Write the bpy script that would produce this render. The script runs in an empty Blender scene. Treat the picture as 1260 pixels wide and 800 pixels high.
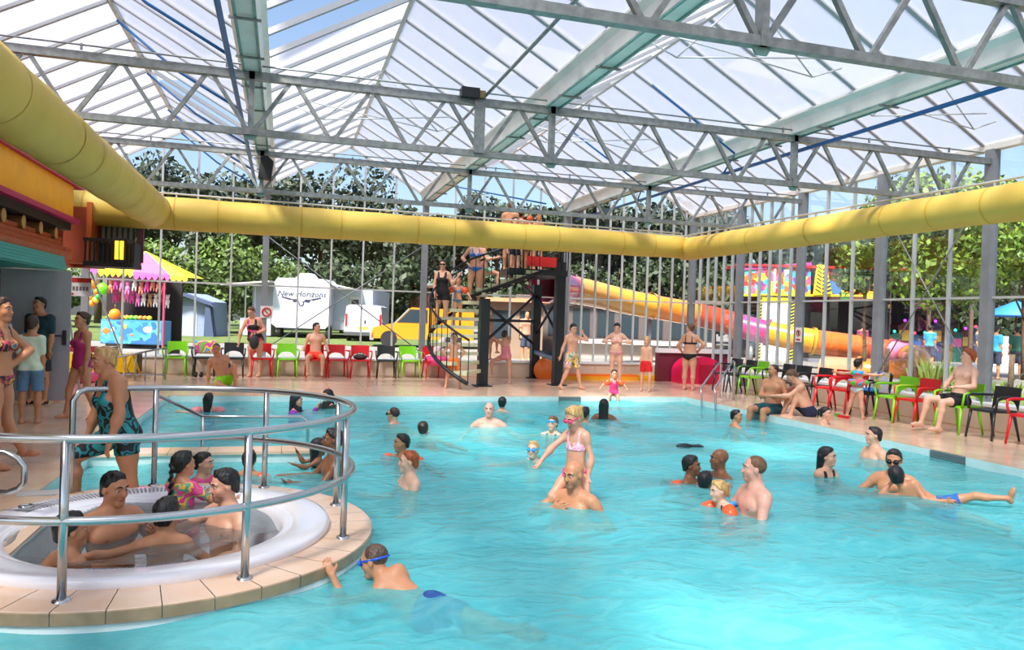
import bpy, bmesh, math, random
import numpy as np
from mathutils import Vector, Matrix
random.seed(7)
rng = np.random.default_rng(7)
SC = bpy.context.scene
COL = SC.collection
# ------------------------------------------------------------------ camera
FPX, YAW, PITCH, ROLL, EYE = 942.0, 0.29107, -0.00808, 0.032865, 1.6
def _axes():
    fw = np.array([math.sin(YAW)*math.cos(PITCH), math.cos(YAW)*math.cos(PITCH), math.sin(PITCH)])
    r = np.array([math.cos(YAW), -math.sin(YAW), 0.0]); u = np.cross(r, fw)
    c, s = math.cos(ROLL), math.sin(ROLL)
    return c*r+s*u, c*u-s*r, fw
CR, CU, CF = _axes()
CAM = np.array([0.0, 0.0, EYE])
def ray(x, y): return CF + CR*((x-630)/FPX) - CU*((y-400)/FPX)
def G(x, y, z=0.0):
    d = ray(x, y); return CAM + d*((z-EYE)/d[2])
def atY(x, y, Y):
    d = ray(x, y); return CAM + d*(Y/d[1])
def atX(x, y, X):
    d = ray(x, y); return CAM + d*(X/d[0])
def atD(x, y, D): return CAM + ray(x, y)*D
cam_d = bpy.data.cameras.new('camera'); cam = bpy.data.objects.new('camera', cam_d); COL.objects.link(cam)
cam_d.sensor_fit = 'HORIZONTAL'; cam_d.sensor_width = 36.0; cam_d.lens = 36.0*FPX/1260.0
cam_d.clip_start = 0.05; cam_d.clip_end = 600
cam.matrix_world = Matrix(((CR[0], CU[0], -CF[0], 0), (CR[1], CU[1], -CF[1], 0), (CR[2], CU[2], -CF[2], EYE), (0, 0, 0, 1)))
SC.camera = cam
# ------------------------------------------------------------------ sky, sun, exposure
SUN_EL, SUN_AZ = math.radians(56), math.radians(222)      # azimuth clockwise from +Y: the sun stands behind the camera, to its left
W = bpy.data.worlds.new('sky'); SC.world = W; W.use_nodes = True
_nt = W.node_tree; _bg = _nt.nodes['Background']
_sky = _nt.nodes.new('ShaderNodeTexSky'); _sky.sky_type = 'NISHITA'; _sky.sun_disc = False
_sky.sun_elevation = SUN_EL; _sky.sun_rotation = SUN_AZ; _sky.air_density = 1.0; _sky.dust_density = 2.5; _sky.ozone_density = 1.2
_nt.links.new(_sky.outputs[0], _bg.inputs[0]); _bg.inputs[1].default_value = 0.14
sun_d = bpy.data.lights.new('sun', 'SUN'); sun = bpy.data.objects.new('sun', sun_d); COL.objects.link(sun)
sun_d.energy = 8.0; sun_d.angle = math.radians(10.0); sun_d.color = (1.0, 0.95, 0.87)
_s = Vector((math.sin(SUN_AZ)*math.cos(SUN_EL), math.cos(SUN_AZ)*math.cos(SUN_EL), math.sin(SUN_EL)))
sun.rotation_euler = _s.to_track_quat('Z', 'Y').to_euler()
vs = SC.view_settings; vs.view_transform = 'Standard'; vs.look = 'None'; vs.gamma = 1.0; vs.use_curve_mapping = False
vs.exposure = 0.9
SC.cycles.max_bounces = 8; SC.cycles.transparent_max_bounces = 24; SC.cycles.caustics_reflective = False; SC.cycles.caustics_refractive = False
# ------------------------------------------------------------------ materials
MATS = {}
def srgb(h):
    h = h.lstrip('#'); v = [int(h[i:i+2], 16)/255 for i in (0, 2, 4)]
    return tuple((c/12.92 if c <= .04045 else ((c+.055)/1.055)**2.4) for c in v)
def mat(name, col, rough=.5, metal=0.0, var=0.0, scale=8.0, bump=0.0, bscale=None, col2=None, spec=.5, coat=0.0, emit=None, estr=0.0, stretch=None):
    if name in MATS: return MATS[name]
    m = bpy.data.materials.new(name); m.use_nodes = True; nt = m.node_tree; b = nt.nodes['Principled BSDF']
    c = srgb(col) if isinstance(col, str) else col
    b.inputs['Base Color'].default_value = (*c, 1); b.inputs['Roughness'].default_value = rough; b.inputs['Metallic'].default_value = metal
    b.inputs['Specular IOR Level'].default_value = spec; b.inputs['Coat Weight'].default_value = coat
    if emit:
        b.inputs['Emission Color'].default_value = (*srgb(emit), 1); b.inputs['Emission Strength'].default_value = estr
    if var or bump or col2:
        tc = nt.nodes.new('ShaderNodeTexCoord'); mp = nt.nodes.new('ShaderNodeMapping')
        if stretch: mp.inputs['Scale'].default_value = stretch
        nt.links.new(tc.outputs['Object'], mp.inputs['Vector'])
        n = nt.nodes.new('ShaderNodeTexNoise'); n.inputs['Scale'].default_value = scale; n.inputs['Detail'].default_value = 4
        nt.links.new(mp.outputs[0], n.inputs['Vector'])
        if var or col2:
            r = nt.nodes.new('ShaderNodeValToRGB'); c2 = srgb(col2) if col2 else tuple(min(1, x*(1+var)) for x in c); c1 = c if col2 else tuple(x*(1-var) for x in c)
            r.color_ramp.elements[0].position = .35; r.color_ramp.elements[1].position = .65
            r.color_ramp.elements[0].color = (*c1, 1); r.color_ramp.elements[1].color = (*c2, 1)
            nt.links.new(n.outputs[0], r.inputs[0]); nt.links.new(r.outputs[0], b.inputs['Base Color'])
        if bump:
            n2 = n
            if bscale:
                n2 = nt.nodes.new('ShaderNodeTexNoise'); n2.inputs['Scale'].default_value = bscale; nt.links.new(mp.outputs[0], n2.inputs['Vector'])
            bp = nt.nodes.new('ShaderNodeBump'); bp.inputs['Strength'].default_value = bump; bp.inputs['Distance'].default_value = .02
            nt.links.new(n2.outputs[0], bp.inputs['Height']); nt.links.new(bp.outputs[0], b.inputs['Normal'])
    MATS[name] = m; return m
def blotch(name, cols, scale=6.0, rough=.6, kind='noise', coord='Object'):
    """flat printed pattern of several colours"""
    if name in MATS: return MATS[name]
    m = bpy.data.materials.new(name); m.use_nodes = True; nt = m.node_tree; b = nt.nodes['Principled BSDF']; b.inputs['Roughness'].default_value = rough
    tc = nt.nodes.new('ShaderNodeTexCoord')
    if kind == 'noise':
        n = nt.nodes.new('ShaderNodeTexNoise'); n.inputs['Scale'].default_value = scale; n.inputs['Detail'].default_value = 1.5; out = n.outputs[0]; lo, hi = .33, .67
    else:
        n = nt.nodes.new('ShaderNodeTexVoronoi'); n.inputs['Scale'].default_value = scale
        sp = nt.nodes.new('ShaderNodeSeparateColor'); nt.links.new(n.outputs['Color'], sp.inputs[0]); out = sp.outputs[0]; lo, hi = 0, 1
    nt.links.new(tc.outputs[coord], n.inputs['Vector'])
    r = nt.nodes.new('ShaderNodeValToRGB'); r.color_ramp.interpolation = 'CONSTANT'; e = r.color_ramp.elements
    while len(e) < len(cols): e.new(.5)
    for i, c in enumerate(cols):
        e[i].position = lo+(hi-lo)*i/len(cols); e[i].color = (*srgb(c), 1)
    nt.links.new(out, r.inputs[0]); nt.links.new(r.outputs[0], b.inputs['Base Color'])
    MATS[name] = m; return m
# ------------------------------------------------------------------ mesh building
class MB:
    def __init__(s): s.v = []; s.f = []; s.sm = []
    def add(s, vs_, fs, smooth=False):
        o = len(s.v); s.v += [tuple(map(float, p)) for p in vs_]
        for f in fs: s.f.append(tuple(i+o for i in f)); s.sm.append(smooth)
        return s
    def box(s, lo, hi, rot=None, piv=None):
        x0, y0, z0 = lo; x1, y1, z1 = hi
        p = [(x0,y0,z0),(x1,y0,z0),(x1,y1,z0),(x0,y1,z0),(x0,y0,z1),(x1,y0,z1),(x1,y1,z1),(x0,y1,z1)]
        if rot is not None:
            c = Vector(piv) if piv else Vector(((x0+x1)/2, (y0+y1)/2, (z0+z1)/2))
            p = [tuple(rot @ (Vector(q)-c)+c) for q in p]
        return s.add(p, [(0,3,2,1),(4,5,6,7),(0,1,5,4),(1,2,6,5),(2,3,7,6),(3,0,4,7)])
    def beam(s, a, b, w, h=None, up=(0,0,1)):
        a, b = Vector(a), Vector(b); h = h or w; d = (b-a)
        if d.length < 1e-6: return s
        d.normalize(); u = Vector(up)
        if abs(d.dot(u)) > .99: u = Vector((0, 1, 0))
        x = d.cross(u).normalized(); y = x.cross(d)
        p = []
        for c in (a, b):
            for sx, sy in ((-1,-1),(1,-1),(1,1),(-1,1)): p.append(c+x*sx*w/2+y*sy*h/2)
        return s.add(p, [(0,1,2,3),(7,6,5,4),(0,4,5,1),(1,5,6,2),(2,6,7,3),(3,7,4,0)])
    def tube(s, pts, r, n=8, closed=False, cap=True):
        P = [Vector(p) for p in pts]; m = len(P); rr = r if hasattr(r, '__len__') else [r]*m
        ref = None; vv = []
        for i in range(m):
            if closed: t = P[(i+1) % m]-P[i-1]
            else: t = P[min(i+1, m-1)]-P[max(i-1, 0)]
            if t.length < 1e-9: t = Vector((0, 0, 1))
            t.normalize()
            if ref is None:
                ref = Vector((0, 0, 1)) if abs(t.z) < .95 else Vector((1, 0, 0))
            x = (ref - t*ref.dot(t))
            if x.length < 1e-6: x = t.orthogonal()
            x.normalize(); ref = x; y = t.cross(x)
            for k in range(n):
                a = 2*math.pi*k/n; vv.append(P[i]+(x*math.cos(a)+y*math.sin(a))*rr[i])
        fs = []
        for i in range(m if closed else m-1):
            j = (i+1) % m
            for k in range(n): fs.append((i*n+k, i*n+(k+1) % n, j*n+(k+1) % n, j*n+k))
        s.add(vv, fs, True)
        if cap and not closed:
            o = len(s.v)-len(vv)
            s.f.append(tuple(o+k for k in range(n))[::-1]); s.f.append(tuple(o+(m-1)*n+k for k in range(n))); s.sm += [False, False]
        return s
    def lathe(s, prof, n=32, c=(0,0,0), a0=0, a1=2*math.pi, smooth=True):
        full = abs(a1-a0-2*math.pi) < 1e-6; m = n if full else n+1; vv = []
        for k in range(m):
            a = a0+(a1-a0)*k/n
            for r, z in prof: vv.append((c[0]+r*math.cos(a), c[1]+r*math.sin(a), c[2]+z))
        q = len(prof); fs = []
        for k in range(n):
            j = (k+1) % m
            for i in range(q-1): fs.append((k*q+i, j*q+i, j*q+i+1, k*q+i+1))
        return s.add(vv, fs, smooth)
    def ell(s, c, r, n=10, m=7, rot=None):
        r = r if hasattr(r, '__len__') else (r, r, r); vv = []; fs = []
        for i in range(m+1):
            t = math.pi*i/m
            for k in range(n):
                a = 2*math.pi*k/n; q = Vector((r[0]*math.sin(t)*math.cos(a), r[1]*math.sin(t)*math.sin(a), r[2]*math.cos(t)))
                if rot is not None: q = rot @ q
                vv.append((c[0]+q.x, c[1]+q.y, c[2]+q.z))
        for i in range(m):
            for k in range(n): fs.append((i*n+k, (i+1)*n+k, (i+1)*n+(k+1) % n, i*n+(k+1) % n))
        return s.add(vv, fs, True)
    def prism(s, poly, h0, h1, axis='z'):
        n = len(poly); vv = []
        for h in (h0, h1):
            for a, b in poly: vv.append({'z': (a, b, h), 'y': (a, h, b), 'x': (h, a, b)}[axis])
        fs = [tuple(range(n))[::-1], tuple(range(n, 2*n))]+[(i, (i+1) % n, n+(i+1) % n, n+i) for i in range(n)]
        return s.add(vv, fs)
    def quad(s, a, b, c, d): return s.add([a, b, c, d], [(0, 1, 2, 3)])
    def mesh(s, name, m=None):
        me = bpy.data.meshes.new(name); me.from_pydata(s.v, [], s.f)
        me.polygons.foreach_set('use_smooth', s.sm); me.update()
        if m: me.materials.append(m)
        return me
    def build(s, name, m=None, parent=None, loc=None, rz=None):
        return obj(name, s.mesh(name, m), parent, loc, rz)
def obj(name, me, parent=None, loc=None, rz=None):
    o = bpy.data.objects.new(name, me); COL.objects.link(o)
    if parent: o.parent = parent
    if loc is not None: o.location = tuple(map(float, loc))
    if rz is not None: o.rotation_euler = (0, 0, rz)
    return o
def tag(o, label=None, cat=None, group=None, kind=None):
    if label: o['label'] = label
    if cat: o['category'] = cat
    if group: o['group'] = group
    if kind: o['kind'] = kind
    return o
def thing(name, label, cat, loc=(0,0,0), rz=0, group=None):
    o = bpy.data.objects.new(name, None); COL.objects.link(o); o.empty_display_size = .1
    o.location = tuple(map(float, loc)); o.rotation_euler = (0, 0, rz); return tag(o, label, cat, group)
def struct(name, parent=None):
    o = bpy.data.objects.new(name, None); COL.objects.link(o); o.empty_display_size = .1; o['kind'] = 'structure'
    if parent: o.parent = parent
    return o
def copy_tree(o, parent=None):
    c = o.copy(); COL.objects.link(c); c.parent = parent
    for ch in o.children: copy_tree(ch, c)
    return c
def text_mesh(txt, size, m, name, parent=None, shear=0.0, extrude=.002):
    cu = bpy.data.curves.new(name, 'FONT'); cu.body = txt; cu.size = size; cu.align_x = 'CENTER'; cu.align_y = 'CENTER'; cu.extrude = extrude; cu.shear = shear; cu.resolution_u = 2
    t = bpy.data.objects.new('t', cu); COL.objects.link(t)
    me = bpy.data.meshes.new_from_object(t); bpy.data.objects.remove(t); me.name = name
    me.materials.clear(); me.materials.append(m); return obj(name, me, parent)
def arc(c, r, a0, a1, n, z): return [(c[0]+r*math.cos(a0+(a1-a0)*i/n), c[1]+r*math.sin(a0+(a1-a0)*i/n), z) for i in range(n+1)]
# ------------------------------------------------------------------ people: one continuous surface per body
def smin(a, b, k):
    h = np.maximum(k-np.abs(a-b), 0)/k
    return np.minimum(a, b)-h*h*k*.25
def surface_net(V, org, vx):
    V = V.astype(np.float32); ins = V < 0
    c = [ins[i:ins.shape[0]-1+i, j:ins.shape[1]-1+j, k:ins.shape[2]-1+k] for i in (0, 1) for j in (0, 1) for k in (0, 1)]
    cnt = np.zeros(c[0].shape, np.int8)
    for q in c: cnt += q
    act = (cnt > 0) & (cnt < 8); I = np.argwhere(act)
    if len(I) == 0: return None
    idx = -np.ones(act.shape, np.int64); idx[act] = np.arange(len(I))
    off = np.array([(i, j, k) for i in (0, 1) for j in (0, 1) for k in (0, 1)])
    vals = np.stack([V[I[:, 0]+o[0], I[:, 1]+o[1], I[:, 2]+o[2]] for o in off], 1)
    P = np.zeros((len(I), 3)); N = np.zeros(len(I))
    for a in range(8):
        for b in range(a+1, 8):
            if np.abs(off[a]-off[b]).sum() != 1: continue
            va, vb = vals[:, a], vals[:, b]; m = (va < 0) != (vb < 0)
            t = np.where(m, va/np.where(m, va-vb, 1), 0)
            P += np.where(m[:, None], off[a]+(off[b]-off[a])*t[:, None], 0); N += m
    P = (P/N[:, None]+I)*vx+org
    F = []
    for ax in range(3):
        u, w = [(1, 2), (2, 0), (0, 1)][ax]
        s0 = [slice(None)]*3; s1 = [slice(None)]*3; s0[ax] = slice(0, -1); s1[ax] = slice(1, None)
        A, B = ins[tuple(s0)], ins[tuple(s1)]; E = np.argwhere(A != B)
        E = E[(E[:, u] > 0) & (E[:, w] > 0) & (E[:, u] < act.shape[u]) & (E[:, w] < act.shape[w])]
        if len(E) == 0: continue
        def cell(du, dw):
            q = E.copy(); q[:, u] -= du; q[:, w] -= dw; return idx[q[:, 0], q[:, 1], q[:, 2]]
        Q = np.stack([cell(1, 1), cell(0, 1), cell(0, 0), cell(1, 0)], 1)
        fl = ~A[E[:, 0], E[:, 1], E[:, 2]]; Q[fl] = Q[fl][:, ::-1]; F.append(Q)
    F = np.concatenate(F); F = F[(F >= 0).all(1)]
    return P, F
def np_mesh(name, P, F, m, cols=None):
    me = bpy.data.meshes.new(name); me.vertices.add(len(P)); me.vertices.foreach_set('co', P.astype(np.float32).ravel())
    me.loops.add(F.size); me.loops.foreach_set('vertex_index', F.astype(np.int32).ravel())
    me.polygons.add(len(F)); me.polygons.foreach_set('loop_start', np.arange(0, F.size, 4, dtype=np.int32))
    me.polygons.foreach_set('use_smooth', np.ones(len(F), bool)); me.update(calc_edges=True); me.validate()
    if m: me.materials.append(m)
    if cols is not None:
        ca = me.color_attributes.new('Col', 'FLOAT_COLOR', 'POINT'); ca.data.foreach_set('color', np.c_[cols, np.ones(len(cols))].astype(np.float32).ravel())
    return me
def skin_mat():
    if 'skin' in MATS: return MATS['skin']
    m = bpy.data.materials.new('skin'); m.use_nodes = True; nt = m.node_tree; b = nt.nodes['Principled BSDF']
    a = nt.nodes.new('ShaderNodeVertexColor'); a.layer_name = 'Col'
    n = nt.nodes.new('ShaderNodeTexNoise'); n.inputs['Scale'].default_value = 14; tc = nt.nodes.new('ShaderNodeTexCoord'); nt.links.new(tc.outputs['Object'], n.inputs['Vector'])
    mr = nt.nodes.new('ShaderNodeMapRange'); mr.inputs[3].default_value = .88; mr.inputs[4].default_value = 1.1; nt.links.new(n.outputs[0], mr.inputs[0])
    mx = nt.nodes.new('ShaderNodeMix'); mx.data_type = 'RGBA'; mx.blend_type = 'MULTIPLY'; mx.inputs[0].default_value = 1
    nt.links.new(a.outputs[0], mx.inputs[6]); nt.links.new(mr.outputs[0], mx.inputs[7]); nt.links.new(mx.outputs[2], b.inputs['Base Color'])
    b.inputs['Roughness'].default_value = .42; b.inputs['Specular IOR Level'].default_value = .45
    MATS['skin'] = m; return m
SKIN = dict(fair='#e8b79c', light='#dca385', tan='#c98a64', olive='#b97f5a', brown='#8a5638', dark='#6b4029', pink='#e3a48f')
HAIRC = dict(black='#120e0d', brown='#3a2417', dark='#20150f', blond='#c9a063', red='#a34f1e', grey='#a79d94', buzz='#5a4335', lightbrown='#6b4a2e')
def nrm(v):
    v = np.asarray(v, float); return v/max(np.linalg.norm(v), 1e-9)
def frame(Z, Y):
    Z = nrm(Z); X = np.cross(Y, Z)
    if np.linalg.norm(X) < 1e-3: X = np.cross((0.3, 1, 0.2), Z)
    X = nrm(X); return np.stack([X, np.cross(Z, X), Z])      # rows: right, forward, up
class Field:
    def __init__(s): s.pr = []
    def cap(s, a, b, ra, rb=None, k=.03): s.pr.append(('c', np.asarray(a, float), np.asarray(b, float), ra, ra if rb is None else rb, k))
    def ell(s, c, M, r, k=.03): s.pr.append(('e', np.asarray(c, float), M, np.asarray(r, float), k))
    def bounds(s):
        lo = []; hi = []
        for p in s.pr:
            if p[0] == 'c':
                r = max(p[3], p[4]); lo.append(np.minimum(p[1], p[2])-r); hi.append(np.maximum(p[1], p[2])+r)
            else:
                r = np.sqrt(((p[2]*p[3][:, None])**2).sum(0)); lo.append(p[1]-r); hi.append(p[1]+r)
        return np.min(lo, 0), np.max(hi, 0)
    def eval(s, org, shp, vx, pad=.035, F=None):
        if F is None: F = np.full(shp, 1.0, np.float32)
        for p in s.pr:
            if p[0] == 'c':
                r = max(p[3], p[4]); lo = np.minimum(p[1], p[2])-r; hi = np.maximum(p[1], p[2])+r
            else:
                r = np.sqrt(((p[2]*p[3][:, None])**2).sum(0)); lo = p[1]-r; hi = p[1]+r
            m = pad+p[-1]+vx
            i0 = np.maximum(np.floor((lo-m-org)/vx).astype(int), 0); i1 = np.minimum(np.ceil((hi+m-org)/vx).astype(int)+1, shp)
            if (i1 <= i0).any(): continue
            g = [(org[a]+vx*np.arange(i0[a], i1[a])).astype(np.float32) for a in range(3)]
            x, y, z = g[0][:, None, None], g[1][None, :, None], g[2][None, None, :]
            if p[0] == 'c':
                a, b = p[1], p[2]; d = b-a; dd = max(float(d@d), 1e-9)
                px, py, pz = x-a[0], y-a[1], z-a[2]
                t = np.clip((px*d[0]+py*d[1]+pz*d[2])/dd, 0, 1)
                D = np.sqrt((px-t*d[0])**2+(py-t*d[1])**2+(pz-t*d[2])**2)-(p[3]+(p[4]-p[3])*t)
            else:
                c, M, rr = p[1], p[2], p[3]; px, py, pz = x-c[0], y-c[1], z-c[2]
                q = [px*M[i, 0]+py*M[i, 1]+pz*M[i, 2] for i in range(3)]
                k0 = np.sqrt(sum((q[i]/rr[i])**2 for i in range(3))); k1 = np.sqrt(sum((q[i]/rr[i]**2)**2 for i in range(3)))
                D = k0*(k0-1)/np.maximum(k1, 1e-6)
            sl = tuple(slice(i0[a], i1[a]) for a in range(3)); F[sl] = smin(F[sl], D, p[-1])
        return F
DOWN = (0, 0, -1)
PEOPLE = []
def person(label, anchor, turn=0, h=1.72, sex='m', fat=1.0, spine=(0, 0, 1), pel=None, twist=0, look=None, nod=0, tilt=0,
           aL=None, aR=None, lL=None, lR=None, hL=None, hR=None, foot=None, fL=None, fR=None, skin='light', hair=('short', 'dark'), wear=(), paint=(), vox=None, group=None, spread=.1, curl=.25, view=None):
    kind, A = anchor; A = np.asarray(A, float)
    v = CAM[:2]-A[:2] if view is None else np.asarray(view, float); v = v/np.linalg.norm(v); rt = np.array([-v[1], v[0]])
    T3 = np.array([v[0], v[1], 0]); R3 = np.array([rt[0], rt[1], 0]); U3 = np.array([0, 0, 1.0])
    def V(q): return nrm(q[0]*R3+q[1]*T3+q[2]*U3)
    def head_dir(t): t = math.radians(t); return math.cos(t)*T3+math.sin(t)*R3
    s = h/1.75; hs = s*(.60+.40/ max(s, .3) if s < 1 else 1.0); hs = min(hs, 1.06)*1.0
    if s < 1: hs = .235*(.62+.38*s)/.235
    f = s*math.sqrt(fat)
    F0 = head_dir(turn); sp = V(spine); pl = V(pel) if pel else U3*.5+sp*.5 if np.dot(sp, U3) > .5 else sp
    Pm = frame(pl, F0); Tm = frame(sp, head_dir(turn+twist)); Hm = frame(sp*.35+U3*.65 if np.dot(sp, U3) > -.2 else sp, head_dir(turn+twist if look is None else look))
    n_, t_ = math.radians(nod), math.radians(tilt)
    X, Y, Z = Hm; Y2 = Y*math.cos(n_)-Z*math.sin(n_); Z2 = Z*math.cos(n_)+Y*math.sin(n_)
    X3 = X*math.cos(t_)-Z2*math.sin(t_); Z3 = Z2*math.cos(t_)+X*math.sin(t_); Hm = np.stack([X3, Y2, Z3])
    fem = sex == 'f'; kid = sex == 'c'
    O = np.zeros(3)
    W0 = O+Pm[2]*.07*s
    def tp(x, y, z): return W0+s*(Tm[0]*x+Tm[1]*y+Tm[2]*z)
    def pp(x, y, z): return O+s*(Pm[0]*x+Pm[1]*y+Pm[2]*z)
    sw = .148 if fem else (.135 if kid else .168)
    B = Field(); AR = Field(); HD = Field()
    ab = fat
    cw = .150 if fem else (.135 if kid else .160)
    B.ell(tp(0, 0, .27), Tm, np.array([cw, .10, .165])*f, .05)
    B.cap(tp(-sw*.82, -.012, .395), tp(sw*.82, -.012, .395), .058*f, None, .06)
    for q in (-1, 1): B.cap(tp(0, -.02, .47), tp(q*sw*.8, -.018, .405), .042*f, .045*f, .05)
    B.ell(tp(0, .004*ab, .08), Tm, np.array([.128 if fem else .137, .098, .17])*s*(.6+.4*ab), .06)
    if ab > 1.1: B.ell(tp(0, .035, .06), Tm, np.array([.13, .10, .13])*s*(.55+.45*ab), .06)
    if fem:
        for q in (-1, 1): B.ell(tp(q*.074, .082, .255), Tm, np.array([.064, .058, .06])*f, .035)
    elif not kid:
        for q in (-1, 1): B.ell(tp(q*.078, .066, .30), Tm, np.array([.078, .042, .06])*f, .04)
    B.ell(pp(0, 0, .015), Pm, np.array([.165 if fem else .148, .112, .115])*f, .05)
    for q in (-1, 1): B.ell(pp(q*.072, -.066, -.035), Pm, np.array([.08, .072, .085])*f, .03)
    HD.cap(tp(0, -.012, .40), tp(0, -.002, .46), .062*f, .055*f, .03)
    nb = tp(0, .0, .46)
    HC = nb+Tm[2]*.055*s+Hm[2]*.105*hs+Hm[1]*.012*s
    def hp(x, y, z): return HC+hs*(Hm[0]*x+Hm[1]*y+Hm[2]*z)
    HD.cap(nb, hp(0, -.02, -.05), .056*f, .052*hs, .03)
    HD.ell(hp(0, -.012, .032), Hm, np.array([.075, .095, .084])*hs, .02)
    HD.ell(hp(0, .026, -.038), Hm, np.array([.058, .066, .076])*hs, .03)
    HD.cap(hp(-.012, .070, -.096), hp(.012, .070, -.096), .021*hs, None, .03)
    for q in (-1, 1):
        HD.ell(hp(q*.036, .052, -.030), Hm, np.array([.026, .030, .028])*hs, .02)
        HD.ell(hp(q*.077, -.004, -.006), Hm, np.array([.011, .021, .031])*hs, .008)
        HD.cap(hp(q*.044, .072, .026), hp(q*.012, .085, .022), .012*hs, None, .012)
    HD.cap(hp(0, .088, .010), hp(0, .104, -.030), .009*hs, .0135*hs, .012)
    HD.ell(hp(0, .086, -.062), Hm, np.array([.025, .012, .011])*hs, .01)
    side = {}
    for q, arm, hd, nm in ((1, aR, hR, 'R'), (-1, aL, hL, 'L')):
        S = tp(q*sw, -.01, .395)
        if arm is None:
            ud = nrm(-U3+Tm[0]*q*spread); fd = nrm(-U3*.97+Tm[0]*q*spread*.4+F0*.18)
        else: ud, fd = V(arm[0]), V(arm[1])
        E = S+ud*.285*s; Wr = E+fd*.245*s
        hdv = V(hd) if hd is not None else fd
        AR.cap(S-Tm[2]*.005*s, S+ud*.05*s, .056*f, .054*f, .04)
        AR.cap(S, E, .047*f, .038*f, .03); AR.cap(E, E+fd*.08*s, .039*f, .041*f, .02); AR.cap(E+fd*.06*s, Wr, .040*f, .026*s, .03)
        # hand: palm, four unequal bent fingers, thumb from the side of the palm
        side_v = nrm(np.cross(hdv, Tm[1] if abs(np.dot(hdv, Tm[1])) < .9 else Tm[2])); pn = nrm(np.cross(side_v, hdv))
        if np.dot(pn, -Tm[0]*q) < 0: pn = -pn
        Mh = np.stack([side_v, hdv, pn]); pc = Wr+hdv*.052*s
        AR.ell(pc, Mh, np.array([.041, .056, .017])*s, .02)
        for j, (o_, L_) in enumerate(((-.030, .064), (-.010, .077), (.010, .072), (.029, .056))):
            k0 = pc+side_v*o_*s*(1.0)+hdv*.046*s; k1 = k0+nrm(hdv+side_v*o_*3+pn*curl)*L_*.52*s; k2 = k1+nrm(hdv+side_v*o_*2+pn*curl*3)*L_*.48*s
            AR.cap(k0, k1, .0095*s, .0085*s, .005); AR.cap(k1, k2, .0085*s, .007*s, .004)
        ts = -1 if np.dot(side_v, U3) < 0 else 1
        t0 = pc+side_v*ts*.032*s-hdv*.022*s; t1 = t0+nrm(side_v*ts*.8+hdv*.7+pn*.3)*.038*s; t2 = t1+nrm(side_v*ts*.25+hdv+pn*.3)*.03*s
        AR.cap(t0, t1, .0125*s, .0105*s, .01); AR.cap(t1, t2, .0105*s, .0085*s, .004)
        side['a'+nm] = (S, E, Wr, pc, hdv)
    feet = []
    for q, leg, ft, nm in ((1, lR, fR, 'R'), (-1, lL, fL, 'L')):
        Hp = pp(q*.086, 0, -.03)
        td, sd = (V(leg[0]), V(leg[1])) if leg is not None else (nrm(-U3+Pm[0]*q*.06), nrm(-U3))
        K = Hp+td*.42*s; An = K+sd*.40*s
        B.cap(Hp, Hp+td*.2*s, .082*f, .074*f, .04); B.cap(Hp+td*.15*s, K, .077*f, .052*s*(.6+.4*fat), .03)
        B.cap(K, K+sd*.05*s, .053*s, .050*s, .02)
        fwd = F0 if ft is None and foot is None else V(ft if ft is not None else foot)
        bk = nrm(np.cross(np.cross(sd, fwd), sd)) if abs(np.dot(sd, fwd)) < .98 else Pm[1]
        cm = K+sd*.13*s-bk*.012*s
        B.cap(K+sd*.03*s, cm, .046*f, .052*f, .03); B.cap(cm, An, .050*f, .034*s, .03)
        fd = nrm(fwd-sd*np.dot(fwd, sd)*.6)
        he = An-fd*.045*s+sd*.04*s; to = An+fd*.15*s+sd*.045*s
        B.cap(An, he, .036*s, .032*s, .02); B.cap(he, An+fd*.09*s+sd*.03*s, .031*s, .036*s, .02); B.cap(An+fd*.07*s+sd*.035*s, to, .034*s, .024*s, .02)
        sv = nrm(np.cross(fd, sd)); B.cap(An+fd*.10*s+sd*.045*s+sv*.022*s, to+sv*.02*s-fd*.02*s, .02*s, .017*s, .01); B.cap(An+fd*.10*s+sd*.045*s-sv*.022*s, to-sv*.02*s-fd*.02*s, .02*s, .017*s, .01)
        feet.append((An, he, to)); side['l'+nm] = (Hp, K, An)
    b = [q.bounds() for q in (B, AR, HD)]
    lo = np.min([q[0] for q in b], 0); hi = np.max([q[1] for q in b], 0)
    if kind == 'feet':
        c = (feet[0][0]+feet[1][0])/2; low = min(min(q[1][2]-.03*s, q[2][2]-.022*s) for q in feet)
        off = np.array([A[0]-c[0], A[1]-c[1], A[2]-low])
    elif kind == 'head': off = A-HC
    elif kind == 'hip': off = A-O
    else: off = A-feet[0][0]
    dist = float(np.dot(off+HC-CAM, CF))
    vx = vox or min(.021, max(.0075, dist*.00135))
    org = lo-.05; shp = tuple(np.ceil((hi-lo+.1)/vx).astype(int)+1)
    FT = B.eval(org, shp, vx); FA = AR.eval(org, shp, vx); FH = HD.eval(org, shp, vx)
    # eye sockets
    for q in (-1, 1):
        c = hp(q*.031, .098, .004); i0 = np.maximum(((c-.04*hs-org)/vx).astype(int), 0); i1 = np.minimum(((c+.04*hs-org)/vx).astype(int)+2, shp)
        g = [org[a]+vx*np.arange(i0[a], i1[a])-c[a] for a in range(3)]
        D = .014*hs-np.sqrt(g[0][:, None, None]**2+g[1][None, :, None]**2+g[2][None, None, :]**2)
        sl = tuple(slice(i0[a], i1[a]) for a in range(3)); FH[sl] = -smin(-FH[sl], -D, .01)
    FF = smin(smin(FT, FA, .018), FH, .02)
    P, Fc = surface_net(FF, org, vx)
    base = np.array([off[0]+HC[0]*.0+O[0], off[1]+O[1], lo[2]+off[2]])
    sh = off-base
    sk = np.array(srgb(SKIN.get(skin, skin))); cols = np.tile(sk, (len(P), 1))
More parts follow.
